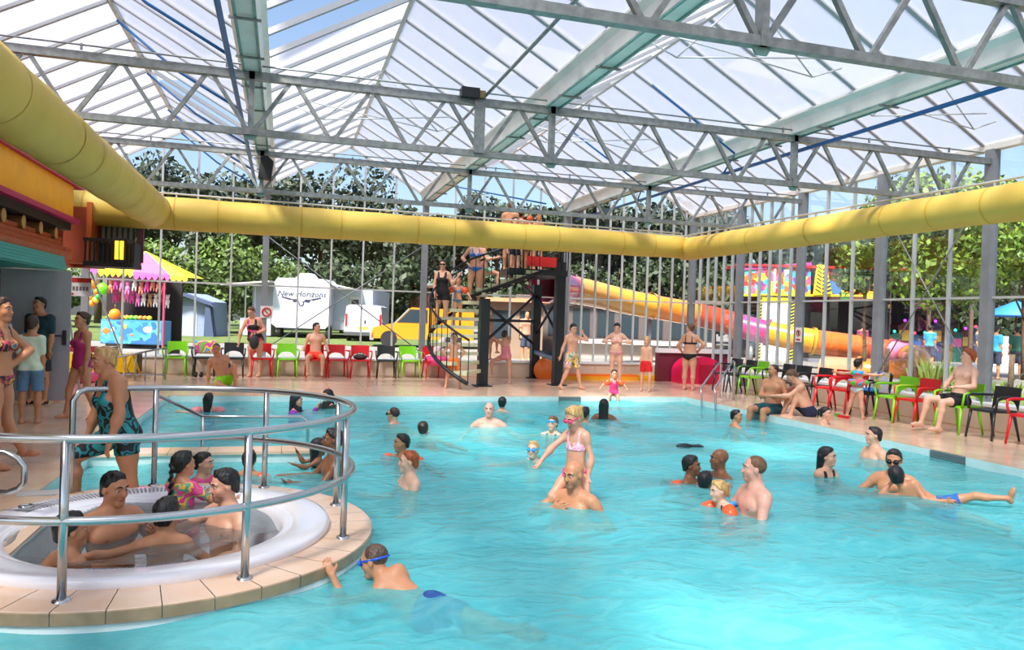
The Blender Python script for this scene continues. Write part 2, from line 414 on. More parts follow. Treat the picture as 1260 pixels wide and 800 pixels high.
    def dab(c, r, col, M=None):
        q = (P-c)
        if M is not None: q = q@M.T
        d = np.sqrt(((q/np.asarray(r))**2).sum(1)); w = np.clip((1.15-d)/.3, 0, 1)[:, None]; cols[:] = cols*(1-w)+np.asarray(col)*w
    dab(hp(0, .094, -.062), np.array([.027, .02, .011])*hs, sk*np.array([.78, .48, .48]), Hm)
    for q in (-1, 1): dab(hp(q*.036, .07, -.03), np.array([.03, .03, .026])*hs, sk*np.array([1.0, .86, .84]), Hm)
    if not fem and not kid:
        for q in (-1, 1): dab(tp(q*.09, .10, .28), np.full(3, .017*s), sk*np.array([.62, .45, .42]))
    for (w_, r_, c_) in paint:
        if w_ == 'beard':
            dab(hp(0, .06, -.085), np.array([.058, .05, .038])*hs, np.array(srgb(c_))*.6+sk*.4, Hm); dab(hp(0, .1, -.045), np.array([.03, .02, .007])*hs, np.array(srgb(c_)), Hm); dab(hp(0, .094, -.062), np.array([.022, .02, .008])*hs, sk*np.array([.78, .48, .48]), Hm)
        else:
            a, b_, t = w_; c = side[a][b_]*(1-t)+side[a][b_+1]*t; dab(c, r_, np.array(srgb(c_)))
    body = obj('person', np_mesh('person', P+sh, Fc, skin_mat(), cols), None, base); tag(body, label, 'person', group)
    def put(name, Pq, Fq, m): return obj(name, np_mesh(name, Pq+sh, Fq, m), body)
    # ---- coordinates of the grid in the body frames
    _c = {}
    def coords(which):
        if which in _c: return _c[which]
        M, o = (Tm, W0) if which == 't' else (Pm, O)
        x = (org[0]+vx*np.arange(shp[0])-o[0])[:, None, None]; y = (org[1]+vx*np.arange(shp[1])-o[1])[None, :, None]; z = (org[2]+vx*np.arange(shp[2])-o[2])[None, None, :]
        _c[which] = [((x*M[i, 0]+y*M[i, 1]+z*M[i, 2])/s).astype(np.float32) for i in range(3)]; return _c[which]
    def cloth(name, D, m):
        r = surface_net(D, org, vx)
        if r: put(name, r[0], r[1], m)
    off_ = max(.007, vx*.55)
    for wname, wm, *wa in wear:
        if wname == 'trunks':
            t = wa[0] if wa else .55; x, y, z = coords('p')
            D = np.maximum(FT-off_, np.maximum(np.maximum(z-.085, -.16-z), np.sqrt(x*x+y*y)-.17-.05*fat)*s)
            Lg = np.full(shp, 1., np.float32)
            for nm, q in (('lL', -1), ('lR', 1)):
                Hp, K, An = side[nm]; E = Hp+(K-Hp)*t; fl = Field(); fl.cap(Hp, E, .088*f+off_, (.083 if t > .4 else .086)*f+off_, .02)
                Q = fl.eval(org, shp, vx); d = nrm(K-Hp)
                pl_ = (org[0]+vx*np.arange(shp[0])-E[0])[:, None, None]*d[0]+(org[1]+vx*np.arange(shp[1])-E[1])[None, :, None]*d[1]+(org[2]+vx*np.arange(shp[2])-E[2])[None, None, :]*d[2]
                Lg = np.minimum(Lg, np.maximum(Q, pl_.astype(np.float32)))
            cloth('swim_trunks', np.maximum(smin(D, Lg, .02), (z-.085)*s), wm)
        elif wname == 'briefs':
            x, y, z = coords('p'); D = np.maximum(FT-off_, np.maximum(np.maximum(z-(.03+.02*np.abs(x)), np.sqrt(x*x+y*y)-.17-.06*fat), (-.125+.62*np.abs(x)+np.where(y > 0, .02, -.03))-z)*s*.8)
            cloth('swim_bottom', D, wm)
        elif wname == 'onepiece':
            xt, yt, zt = coords('t'); x, y, z = coords('p')
            scoop = np.where(yt > 0, .305, .25)+np.where(np.abs(xt) > .05, np.minimum((np.abs(xt)-.05)*8, .14), 0)
            R_ = np.maximum(np.maximum(zt-np.minimum(scoop, .45), np.abs(xt)-(.118+np.maximum(0, .30-zt)*.6)), (-.13+.55*np.abs(x)+np.where(y > 0, .02, -.02))-z)
            if wa and wa[0] == 'skirt':
                R_ = np.maximum(np.maximum(zt-np.minimum(scoop, .45), np.abs(xt)-(.118+np.maximum(0, .30-zt)*.6)), -.20-z)
            cloth('swimsuit', np.maximum(FT-off_, R_*s*.7), wm)
        elif wname == 'top':
            xt, yt, zt = coords('t'); hgt = np.where(yt > 0.02, np.where(np.abs(xt) < .02, .245, .305-.25*np.maximum(np.abs(xt)-.075, 0)), .262)
            band = np.maximum(zt-hgt, .205-zt); strap = np.maximum(np.maximum(np.abs(np.abs(xt)-.085)-.013, zt-.46), .2-zt)
            cloth('swim_top', np.maximum(FT-off_, np.minimum(band, strap)*s*.8), wm)
        elif wname == 'shirt':
            xt, yt, zt = coords('t'); ln = wa[0] if wa else -.08; sl = wa[1] if len(wa) > 1 else .6
            D = np.maximum(FT-off_*1.6, np.maximum(zt-.435, ln-zt)*s)
            for nm in ('aL', 'aR'):
                S, E, Wr = side[nm][:3]; fl = Field(); E1 = S+(E-S)*min(sl, 1); fl.cap(S, E1, .064*f+off_, .052*f+off_, .02)
                if sl > 1: fl.cap(E, E+(Wr-E)*(sl-1), .05*f+off_, .036*f+off_, .02)
                D = smin(D, fl.eval(org, shp, vx), .03)
            if ln < -.12:
                pass
            cloth('shirt', D, wm)
        elif wname == 'leggings':
            x, y, z = coords('p'); D = np.maximum(FT-off_, np.maximum(z-.09, -.80-z)*s); cloth('leggings', D, wm)
        elif wname == 'armbands':
            for nm in ('aL', 'aR'):
                S, E = side[nm][:2]; d = nrm(E-S); c = S+(E-S)*.55; m_ = MB(); R_ = .05*s+.045
                m_.tube([c+d*(-.075), c+d*(-.06), c-d*.02, c+d*.02, c+d*.06, c+d*.075], [R_*.55, R_*.88, R_, R_, R_*.88, R_*.55], 12)
                m_.v = [tuple(np.array(q)+sh) for q in m_.v]; m_.build('armband', wm, body)
        elif wname in ('goggles', 'sunglasses'):
            up = wa[0] if wa else 0; m_ = MB()
            rot = Matrix([list(Hm[:, i]) if False else [Hm[0][i], Hm[1][i], Hm[2][i]] for i in range(3)])
            for q in (-1, 1): m_.ell(tuple(hp(q*.033, .097-up*.12, .006+up)+sh), tuple(np.array([.030, .015, .021])*hs*1.1), 10, 6, rot)
            gg = m_.build(wname, wm, body)
            m2 = MB(); ring = [tuple(HC+hs*(Hm[0]*.079*math.cos(a)+Hm[1]*(-.012+.101*math.sin(a))+Hm[2]*(.014+up))+sh) for a in np.linspace(0, 2*math.pi, 24, endpoint=False)]
            m2.tube(ring, .006*hs+.002, 6, True); m2.build('strap', wa[1] if len(wa) > 1 else wm, gg)
        elif wname == 'ring':
            which, rad, tubr = wa[:3]; m_ = MB(); c, M = (tp(0, 0, .12), Tm) if which == 'waist' else (tp(0, 0, .40), Tm)
            m_.tube([tuple(c+rad*(M[0]*math.cos(a)+M[1]*math.sin(a))+sh) for a in np.linspace(0, 2*math.pi, 22, endpoint=False)], tubr, 10, True); m_.build('swim_ring', wm, body)
        elif wname == 'shoes':
            fl = Field()
            for An, he, to in feet: fl.cap(he, to, .042*s, .036*s, .02)
            l2, h2 = fl.bounds(); o2 = l2-.03; s2 = tuple(np.ceil((h2-l2+.06)/vx).astype(int)+1); r = surface_net(fl.eval(o2, s2, vx), o2, vx); put('shoes', r[0], r[1], wm)
    # ---- eyes, brows
    rotm = Matrix([[Hm[0][i], Hm[1][i], Hm[2][i]] for i in range(3)])
    if dist < 24:
        for q in (-1, 1):
            m_ = MB(); m_.ell(tuple(hp(q*.031, .0735, .003)+sh), .0122*hs, 8, 6); ey = m_.build('eye', mat('eye_white', '#d8cfc8', .2), body)
            m_ = MB(); m_.ell(tuple(hp(q*.031, .0800, .002)+sh), tuple(np.array([.0082, .006, .0085])*hs), 8, 5, rotm); m_.build('iris', mat('eye_iris', '#1d130d', .15), ey)
            hcol = '#2a1c14' if hair[1] in ('bald', 'blond', 'grey', 'buzz') else HAIRC.get(hair[1], '#1d140f')
            m_ = MB(); m_.tube([tuple(hp(q*.013, .094, .027)+sh), tuple(hp(q*.030, .093, .034)+sh), tuple(hp(q*.050, .077, .028)+sh)], [.0045*hs, .0052*hs, .003*hs], 6); m_.build('eyebrow', mat('brow_'+hcol, hcol, .8), body)
    # ---- hair
    st, hc = hair[0], hair[1]
    if st != 'bald':
        hcol = HAIRC.get(hc, hc); hm = mat('hair_'+st+hcol, hcol, .38, var=.35, scale=40, bump=.5, bscale=90, stretch=(1, 1, .25)) if st not in ('hijab', 'cap') else mat('cap'+hcol, hcol, .6)
        hv = max(.0065, vx*.8); lo2 = HC-np.array([.26, .26, .24])*hs; hi2 = HC+np.array([.26, .26, .24])*hs
        ex = Field()
        if st in ('long', 'hijab'):
            for xx in (-.055, 0, .055): ex.cap(hp(xx, -.07, .0), tp(xx*.8, -.085, .30), .04*hs, .032*hs, .03)
            for q in (-1, 1): ex.cap(hp(q*.07, -.02, .02), tp(q*.07, -.06 if st == 'long' else .03, .34), .022*hs, .02*hs, .02)
            if st == 'hijab': ex.cap(hp(0, .035, -.13), tp(0, .05, .40), .062*hs, .07*hs, .05)
        elif st == 'bun':
            ex.ell(hp(0, -.10, .055), Hm, np.array([.042, .038, .042])*hs, .012)
        elif st in ('pony', 'pigtail'):
            a = hp(0, -.10, .05); ex.cap(a, a-Hm[1]*.03*hs, .022*hs, .024*hs, .01); ex.cap(a-Hm[1]*.03*hs, a-Hm[1]*.05*hs-U3*.15*hs, .026*hs, .010*hs, .01)
        elif st == 'braid':
            a = hp(.0, -.095, .0)
            for i in range(9):
                c = a-U3*i*.033*hs-Hm[1]*(.02 if i < 3 else .028)*hs+Hm[0]*(.012 if i % 2 else -.012)*hs; ex.ell(c, Hm, np.array([.024, .022, .025])*hs*(1-.03*i), .008)
        if ex.pr:
            l, h_ = ex.bounds(); lo2 = np.minimum(lo2, l-.03); hi2 = np.maximum(hi2, h_+.03)
        shp2 = tuple(np.ceil((hi2-lo2)/hv).astype(int)+1); thick = dict(buzz=.004, short=.014, cap=.008, hijab=.016).get(st, .014)
        if len(hair) > 2: thick = hair[2]
        sk_ = Field(); sk_.ell(hp(0, -.012, .032), Hm, np.array([.075, .095, .084])*hs+thick*hs, .02)
        if st in ('short', 'long', 'bun', 'pony', 'braid'): sk_.cap(hp(-.02, .045, .102), hp(.03, .04, .106), .018*hs, None, .03); sk_.ell(hp(0, -.055, -.035), Hm, np.array([.062, .045, .06])*hs+thick*.5*hs, .02)
        D = sk_.eval(lo2, shp2, hv)
        x = (lo2[0]+hv*np.arange(shp2[0])-HC[0])[:, None, None]; y = (lo2[1]+hv*np.arange(shp2[1])-HC[1])[None, :, None]; z = (lo2[2]+hv*np.arange(shp2[2])-HC[2])[None, None, :]
        lx, ly, lz = [((x*Hm[i, 0]+y*Hm[i, 1]+z*Hm[i, 2])/hs).astype(np.float32) for i in range(3)]
        nape = -.075 if st != 'buzz' else -.055
        line = np.where(ly > .005, .004+np.minimum(ly/.072, 1.2)*.076+.006*np.sin(lx*130)*np.clip(ly*20, 0, 1), np.maximum(.004+(ly-.005)*1.05, nape))
        if st in ('hijab', 'cap'): line = np.where(ly > .0, -.02+np.minimum(ly/.08, 1.1)*.085, -.09)
        D = D+(.0035*np.sin(lx*150+ly*40)*np.sin(ly*90+1)).astype(np.float32)*(0 if st in ('buzz', 'hijab', 'cap') else hs)
        D = D+np.clip(ly, 0, .1)*(.10 if st not in ('hijab', 'cap') else 0)*hs
        D = -smin(-D, -((line-lz)*hs*.8).astype(np.float32), .012)
        if ex.pr: D = smin(D, ex.eval(lo2, shp2, hv), .012)
        r = surface_net(D, lo2, hv)
        if r: put('hair' if st not in ('hijab', 'cap') else 'head_cover', r[0], r[1], hm)
    PEOPLE.append(body)
    info = dict(body=body, side={k: [q+off for q in v_[:4]] for k, v_ in side.items()}, hp=lambda *a: hp(*a)+off, tp=lambda *a: tp(*a)+off, Hm=Hm, hs=hs, s=s)
    return info
WZ = -.12
def swim(head_px, water_px, **k):
    """depth from where the body meets the water, height from where the head shows"""
    w = G(*water_px, WZ); D = float(np.dot(w-CAM, CF)); return ('head', atD(*head_px, D))
# ------------------------------------------------------------------ the hall
XR, YB, EAVE, RIDGE, GUT = 11.62, 20.3, 4.80, 5.95, 4.62
BAY, MODY = 4.04, 2.5
GX = [-8.54, -4.50, -0.46, 3.58, 7.62, 11.66]
steel = mat('galvanised_steel', '#8f9290', .45, .55, var=.18, scale=14)
steel_w = mat('white_aluminium', '#c9c8c6', .4, .25)
steel_d = mat('grey_column', '#8b8c90', .5, .2, var=.08, scale=5)
gutter_m = mat('gutter_metal', '#e9e2da', .55, .0, var=.07, scale=3)
teal_m = mat('teal_weathered', '#7fa39c', .5, .3, var=.15, scale=6)
blue_m = mat('blue_pipe', '#0f5f9e', .4)
tile_m = mat('deck_tile', '#e6bd9c', .16, var=.10, scale=2.2, bump=.02, bscale=30, col2='#edcdb2')
grout_m = mat('grout', '#8f7f70', .8)
poolwall_m = mat('pool_wall', '#cfe6e4', .35, var=.05)
poolfloor_m = mat('pool_floor', '#5fd6de', .4, var=.12, scale=.9)
beige_m = mat('beige_panel', '#d6bda6', .5, var=.04, scale=3)
white_m = mat('white_cap', '#e8e6e2', .4)
def glass_mat(name, tint, a_trans, rough=.02, a_tl=0.0, tl=(1, 1, 1), gloss=.06):
    m = bpy.data.materials.new(name); m.use_nodes = True; nt = m.node_tree; nt.nodes.remove(nt.nodes['Principled BSDF']); out = nt.nodes['Material Output']
    tr = nt.nodes.new('ShaderNodeBsdfTransparent'); tr.inputs[0].default_value = (*tint, 1)
    gl = nt.nodes.new('ShaderNodeBsdfGlossy'); gl.inputs['Roughness'].default_value = rough
    cur = tr.outputs[0]
    if a_tl:
        t2 = nt.nodes.new('ShaderNodeBsdfTranslucent'); t2.inputs[0].default_value = (*tl, 1)
        df = nt.nodes.new('ShaderNodeBsdfDiffuse'); df.inputs[0].default_value = (*tl, 1); mm = nt.nodes.new('ShaderNodeMixShader'); mm.inputs[0].default_value = .3
        nt.links.new(t2.outputs[0], mm.inputs[1]); nt.links.new(df.outputs[0], mm.inputs[2])
        mx = nt.nodes.new('ShaderNodeMixShader'); mx.inputs[0].default_value = a_tl
        tc = nt.nodes.new('ShaderNodeTexCoord'); nz = nt.nodes.new('ShaderNodeTexNoise'); nz.inputs['Scale'].default_value = .5; nz.inputs['Detail'].default_value = 3; nt.links.new(tc.outputs['Object'], nz.inputs['Vector'])
        ml = nt.nodes.new('ShaderNodeMapRange'); ml.inputs[1].default_value = .3; ml.inputs[2].default_value = .7; ml.inputs[3].default_value = a_tl-.14; ml.inputs[4].default_value = a_tl+.12
        nt.links.new(nz.outputs[0], ml.inputs[0]); nt.links.new(ml.outputs[0], mx.inputs[0])
        nt.links.new(cur, mx.inputs[1]); nt.links.new(mm.outputs[0], mx.inputs[2]); cur = mx.outputs[0]
    fr = nt.nodes.new('ShaderNodeFresnel'); fr.inputs[0].default_value = 1.45
    mf = nt.nodes.new('ShaderNodeMixShader'); mu = nt.nodes.new('ShaderNodeMath'); mu.operation = 'MULTIPLY'; mu.inputs[1].default_value = gloss*10
    nt.links.new(fr.outputs[0], mu.inputs[0]); nt.links.new(mu.outputs[0], mf.inputs[0]); nt.links.new(cur, mf.inputs[1]); nt.links.new(gl.outputs[0], mf.inputs[2]); nt.links.new(mf.outputs[0], out.inputs[0])
    return m
roofpane_m = glass_mat('roof_sheet', (.93, .96, 1.0), .6, .15, a_tl=.52, tl=(.55, .55, .60), gloss=.02)
wallpane_m = glass_mat('wall_glass', (.95, .97, .97), .9, .01, gloss=.025)
# ---- floors: concrete body with recessed joints, tiles on top
def tiled_floor(name, x0, x1, y0, y1, t=.72, depth=1.6, skip=None, wallm=None):
    f = struct(name); nx, ny = max(1, round((x1-x0)/t)), max(1, round((y1-y0)/t)); tx, ty = (x1-x0)/nx, (y1-y0)/ny
    MB().box((x0, y0, -depth), (x1, y1, -.02)).build('slab', wallm or poolwall_m, f)
    me = MB().box((-tx/2+.003, -ty/2+.003, -.022), (tx/2-.003, ty/2-.003, 0)).mesh('tile', tile_m)
    for i in range(nx):
        for j in range(ny):
            cx, cy = x0+(i+.5)*tx, y0+(j+.5)*ty
            if skip and skip(cx, cy): continue
            obj('tile', me, f, (cx, cy, -random.random()*.0008))
    return f
PX0, PX1, PY0, PY1 = -1.95, 8.62, 1.6, 15.2
tiled_floor('floor', -7.8, XR+.35, PY1, YB+.4, .74)
tiled_floor('floor', PX1, XR+.35, PY0-3.2, PY1, .74)
tiled_floor('floor', -7.8, PX0, 7.2, PY1, .74)
tiled_floor('floor', -7.8, -1.62, 3.6, 7.2, .74)
tiled_floor('floor', -7.8, PX1, PY0-3.2, PY0, .9)
pf = struct('floor'); MB().box((-8, PY0-.2, -1.72), (PX1+.2, PY1+.2, -1.45)).build('pool_floor', poolfloor_m, pf)
MB().box((-1.98, 7.0, -1.5), (.62, 9.1, -.42)).build('shallow_floor', poolfloor_m, pf)
MB().box((-1.98, 3.4, -1.5), (-1.60, 4.9, -.6)).build('pool_step', poolwall_m, pf)
# entry step and grating at the deck, divider wall behind the shallow pool
MB().box((-1.98, 7.3, -.5), (-1.45, 8.5, -.26)).build('pool_step', poolwall_m, pf)
dv = thing('divider_wall', 'low beige tiled divider wall between shallow pool and main pool', 'wall', (-.75, 9.3, -1.45))
MB().box((-1.22, -.17, 0), (1.18, .17, 1.42)).build('body', poolwall_m, dv)
for i in range(6): MB().box((-1.22+i*.4+.004, -.19, 1.42), (-.82+i*.4-.004, .19, 1.45)).build('coping_tile', tile_m, dv)
# coping grates in the far and right pool edges
grate_m = mat('inlet_grey', '#6f7f82', .5)
for a, b in ((G(703, 492), G(733, 493)), (G(917, 505), G(937, 509)), (G(1148, 552), G(1190, 561))):
    c = (a+b)/2; along = abs(a[1]-b[1]) > abs(a[0]-b[0])
    t = thing('inlet_grate', 'grey overflow grate set into the '+('right' if along else 'far')+' pool edge below the tiles'+(' near the seated man' if a[1] > 12 and along else ''), 'grate', (PX1-.01 if along else c[0], c[1] if along else PY1-.01, -.09))
    L = np.linalg.norm((b-a)[:2])/2
    for k in range(5):
        z = -.07+k*.03
        (MB().box((-.015, -L, z), (.01, L, z+.018)) if along else MB().box((-L, -.015, z), (L, .01, z+.018))).build('bar', grate_m, t)
    (MB().box((-.004, -L, -.075), (.014, L, .075)) if along else MB().box((-L, -.004, -.075), (L, .014, .075))).build('backing', mat('grate_dark', '#4d6670', .6), t)
# ---- water
def water_mat():
    m = bpy.data.materials.new('pool_water'); m.use_nodes = True; nt = m.node_tree; nt.nodes.remove(nt.nodes['Principled BSDF']); out = nt.nodes['Material Output']
    tc = nt.nodes.new('ShaderNodeTexCoord')
    mp = nt.nodes.new('ShaderNodeMapping'); mp.inputs['Scale'].default_value = (1, 1.5, 1); nt.links.new(tc.outputs['Object'], mp.inputs[0])
    n1 = nt.nodes.new('ShaderNodeTexNoise'); n1.inputs['Scale'].default_value = 3.0; n1.inputs['Detail'].default_value = 5; n1.inputs['Distortion'].default_value = 1.4; nt.links.new(mp.outputs[0], n1.inputs['Vector'])
    n2 = nt.nodes.new('ShaderNodeTexNoise'); n2.inputs['Scale'].default_value = 8.0; n2.inputs['Detail'].default_value = 3; nt.links.new(mp.outputs[0], n2.inputs['Vector'])
    ad = nt.nodes.new('ShaderNodeMath'); ad.operation = 'MULTIPLY_ADD'; ad.inputs[1].default_value = .28; nt.links.new(n2.outputs[0], ad.inputs[0]); nt.links.new(n1.outputs[0], ad.inputs[2])
    bp = nt.nodes.new('ShaderNodeBump'); bp.inputs['Strength'].default_value = .30; bp.inputs['Distance'].default_value = .08; nt.links.new(ad.outputs[0], bp.inputs['Height'])
    rp = nt.nodes.new('ShaderNodeValToRGB'); rp.color_ramp.elements[0].position = .38; rp.color_ramp.elements[1].position = .62
    rp.color_ramp.elements[0].color = (*srgb('#6adbe2'), 1); rp.color_ramp.elements[1].color = (*srgb('#84e9ec'), 1); nt.links.new(n1.outputs[0], rp.inputs[0])
    tr = nt.nodes.new('ShaderNodeBsdfTransparent'); tr.inputs[0].default_value = (.60, .93, .95, 1)
    df = nt.nodes.new('ShaderNodeBsdfDiffuse'); nt.links.new(rp.outputs[0], df.inputs[0]); nt.links.new(bp.outputs[0], df.inputs['Normal'])
    m1 = nt.nodes.new('ShaderNodeMixShader'); m1.inputs[0].default_value = .42; nt.links.new(tr.outputs[0], m1.inputs[1]); nt.links.new(df.outputs[0], m1.inputs[2])
    gl = nt.nodes.new('ShaderNodeBsdfGlossy'); gl.inputs['Roughness'].default_value = .06; nt.links.new(bp.outputs[0], gl.inputs['Normal'])
    fr = nt.nodes.new('ShaderNodeFresnel'); fr.inputs[0].default_value = 1.33; nt.links.new(bp.outputs[0], fr.inputs['Normal'])
    mu = nt.nodes.new('ShaderNodeMath'); mu.operation = 'MULTIPLY'; mu.inputs[1].default_value = .8; nt.links.new(fr.outputs[0], mu.inputs[0])
    m2 = nt.nodes.new('ShaderNodeMixShader'); nt.links.new(mu.outputs[0], m2.inputs[0]); nt.links.new(m1.outputs[0], m2.inputs[1]); nt.links.new(gl.outputs[0], m2.inputs[2]); nt.links.new(m2.outputs[0], out.inputs[0])
    return m
def wave_grid(x0, x1, y0, y1, st, z, amp, seed):
    r = np.random.default_rng(seed); nx, ny = int((x1-x0)/st)+1, int((y1-y0)/st)+1
    X, Y = np.meshgrid(np.linspace(x0, x1, nx), np.linspace(y0, y1, ny), indexing='ij'); Z = np.zeros_like(X)
    for i in range(26):
        k = 2*math.pi/(.35+r.random()*1.5); a = r.random()*math.pi*2; Z += np.sin(k*(X*math.cos(a)+Y*math.sin(a))+r.random()*6.3+.6*np.sin(X*1.3+i)*np.cos(Y*1.1-i))*amp/k*.5
    P = np.stack([X, Y, Z+z], -1).reshape(-1, 3); I = np.arange(nx*ny).reshape(nx, ny)
    return P, np.stack([I[:-1, :-1], I[1:, :-1], I[1:, 1:], I[:-1, 1:]], -1).reshape(-1, 4)
P_, F_ = wave_grid(PX0-.02, PX1+.02, PY0-.02, PY1+.02, .07, WZ, .04, 3)
# leave out the round island and the deck corner
IC, IR = (-.845, 5.985), 1.545
cen = P_[F_].mean(1); F_ = F_[np.hypot(cen[:, 0]-IC[0], cen[:, 1]-IC[1]) > IR-.12]
wt = obj('pool_water', np_mesh('pool_water', P_, F_, water_mat())); tag(wt, 'rippling turquoise water filling the swimming pool', 'water', kind='stuff')
def deep_mat():
    m = bpy.data.materials.new('pool_water_depth'); m.use_nodes = True; nt = m.node_tree; nt.nodes.remove(nt.nodes['Principled BSDF']); out = nt.nodes['Material Output']
    tr = nt.nodes.new('ShaderNodeBsdfTransparent'); tr.inputs[0].default_value = (.7, .95, .97, 1); df = nt.nodes.new('ShaderNodeBsdfDiffuse'); df.inputs[0].default_value = (*srgb('#74e0e5'), 1)
    mx = nt.nodes.new('ShaderNodeMixShader'); mx.inputs[0].default_value = .72; nt.links.new(tr.outputs[0], mx.inputs[1]); nt.links.new(df.outputs[0], mx.inputs[2]); nt.links.new(mx.outputs[0], out.inputs[0]); return m
P_, F_ = wave_grid(PX0+.01, PX1-.01, PY0+.01, PY1-.01, .2, WZ-.24, .12, 5)
cen = P_[F_].mean(1); F_ = F_[np.hypot(cen[:, 0]-IC[0], cen[:, 1]-IC[1]) > IR+.02]
dl = obj('scatter_sheet', np_mesh('scatter_sheet', P_, F_, deep_mat()), wt); dl['kind'] = 'stuff'  # added turquoise sheet below the surface, stands in for light scattered in the water
# ---- round whirlpool island
isl = struct('floor')
body = MB(); body.lathe([(1.18, -1.45), (1.18, -.03), (IR-.01, -.03), (IR-.01, -1.45)], 96, (IC[0], IC[1], 0)); body.build('island_wall', poolwall_m, isl)
edge_m = mat('edge_tile', '#b08d6c', .3, var=.14, scale=9)
NT = 36
for k in range(NT):
    a0, a1 = 2*math.pi*k/NT+.0018, 2*math.pi*(k+1)/NT-.0018
    b = MB(); b.lathe([(1.16, -.03), (1.16, 0), (IR-.002, 0), (IR, -.004)], 3, (IC[0], IC[1], 0), a0, a1, False); b.build('tile', tile_m, isl)
    b = MB(); b.lathe([(IR, -.004), (IR+.004, -.01), (IR+.002, -.075), (IR-.03, -.078)], 3, (IC[0], IC[1], 0), a0, a1, False); b.build('edge_tile', edge_m, isl)
acryl = mat('white_acrylic', '#e9e6ea', .18, coat=.5)
jc = thing('whirlpool_tub', 'round white whirlpool tub with a broad moulded rim in the tiled island', 'hot tub', (IC[0], IC[1], 0))
jb = MB(); jb.lathe([(1.225, .0), (1.232, .03), (1.215, .055), (1.19, .06), (1.0, .045), (.975, .038), (.965, .02), (.955, .015), (.93, .02), (.905, .012), (.885, -.02), (.86, -.12), (.80, -.38), (.50, -.42), (.45, -.85), (0, -.9)], 96); jb.build('shell', acryl, jc)
gr = mat('grille_slot', '#8d8a90', .6)
b = MB()
for k in range(60):
    a = math.radians(58+k*1.62); ca, sa = math.cos(a), math.sin(a)
    b.beam((1.03*ca, 1.03*sa, .0505), (1.14*ca, 1.14*sa, .0575), .013, .006)
o = b.build('overflow_grille', gr, jc); o['kind'] = 'stuff'
b = MB()
for k in range(34):
    a = math.radians(-104+k*.95); ca, sa = math.cos(a), math.sin(a)
    b.beam((.972*ca, .972*sa, .040), (1.0*ca, 1.0*sa, .0475), .008, .006)
o = b.build('overflow_slots', gr, jc); o['kind'] = 'stuff'
def tub_water():
    m = bpy.data.materials.new('tub_water'); m.use_nodes = True; nt = m.node_tree; nt.nodes.remove(nt.nodes['Principled BSDF']); out = nt.nodes['Material Output']
    tc = nt.nodes.new('ShaderNodeTexCoord'); n1 = nt.nodes.new('ShaderNodeTexNoise'); n1.inputs['Scale'].default_value = 9; n1.inputs['Detail'].default_value = 5; nt.links.new(tc.outputs['Object'], n1.inputs['Vector'])
    bp = nt.nodes.new('ShaderNodeBump'); bp.inputs['Strength'].default_value = .6; bp.inputs['Distance'].default_value = .05; nt.links.new(n1.outputs[0], bp.inputs['Height'])
    tr = nt.nodes.new('ShaderNodeBsdfTransparent'); tr.inputs[0].default_value = (.74, .80, .82, 1)
    df = nt.nodes.new('ShaderNodeBsdfDiffuse'); df.inputs[0].default_value = (*srgb('#98a09f'), 1); nt.links.new(bp.outputs[0], df.inputs['Normal'])
    m1 = nt.nodes.new('ShaderNodeMixShader'); m1.inputs[0].default_value = .22; nt.links.new(tr.outputs[0], m1.inputs[1]); nt.links.new(df.outputs[0], m1.inputs[2])
    gl = nt.nodes.new('ShaderNodeBsdfGlossy'); gl.inputs['Roughness'].default_value = .05; nt.links.new(bp.outputs[0], gl.inputs['Normal'])
    fr = nt.nodes.new('ShaderNodeFresnel'); fr.inputs[0].default_value = 1.33; nt.links.new(bp.outputs[0], fr.inputs['Normal'])
    m2 = nt.nodes.new('ShaderNodeMixShader'); nt.links.new(fr.outputs[0], m2.inputs[0]); nt.links.new(m1.outputs[0], m2.inputs[1]); nt.links.new(gl.outputs[0], m2.inputs[2]); nt.links.new(m2.outputs[0], out.inputs[0])
    return m
TZ = -.015
P_, F_ = wave_grid(-.93, .93, -.93, .93, .022, TZ, .13, 9)
cen = P_[F_].mean(1); F_ = F_[np.hypot(cen[:, 0], cen[:, 1]) < .892]
tw = obj('tub_water', np_mesh('tub_water', P_, F_, tub_water())); tw.location = (IC[0], IC[1], 0); tag(tw, 'clear bubbling water inside the white whirlpool tub', 'water', kind='stuff')
b = MB(); b.tube(arc((0, 0), .045, 0, 2*math.pi, 16, .012)[:-1], .010, 8, True); b.box((-.02, -.006, .004), (.02, .006, .02)); q = G(32, 625, 0.05)
tag(b.build('recessed_handle', mat('chrome', '#c8c8c8', .12, .9), None, (q[0], q[1], .05)), 'small chrome pull ring on the whirlpool rim', 'handle')
q = G(50, 607); tag(MB().box((-.17, -.09, 0), (.17, .09, .004)).build('floor_notice', mat('notice', '#c9c3bf', .5), None, (q[0], q[1], .001), .15), 'pale rectangular notice stuck on the deck behind the whirlpool', 'sign')
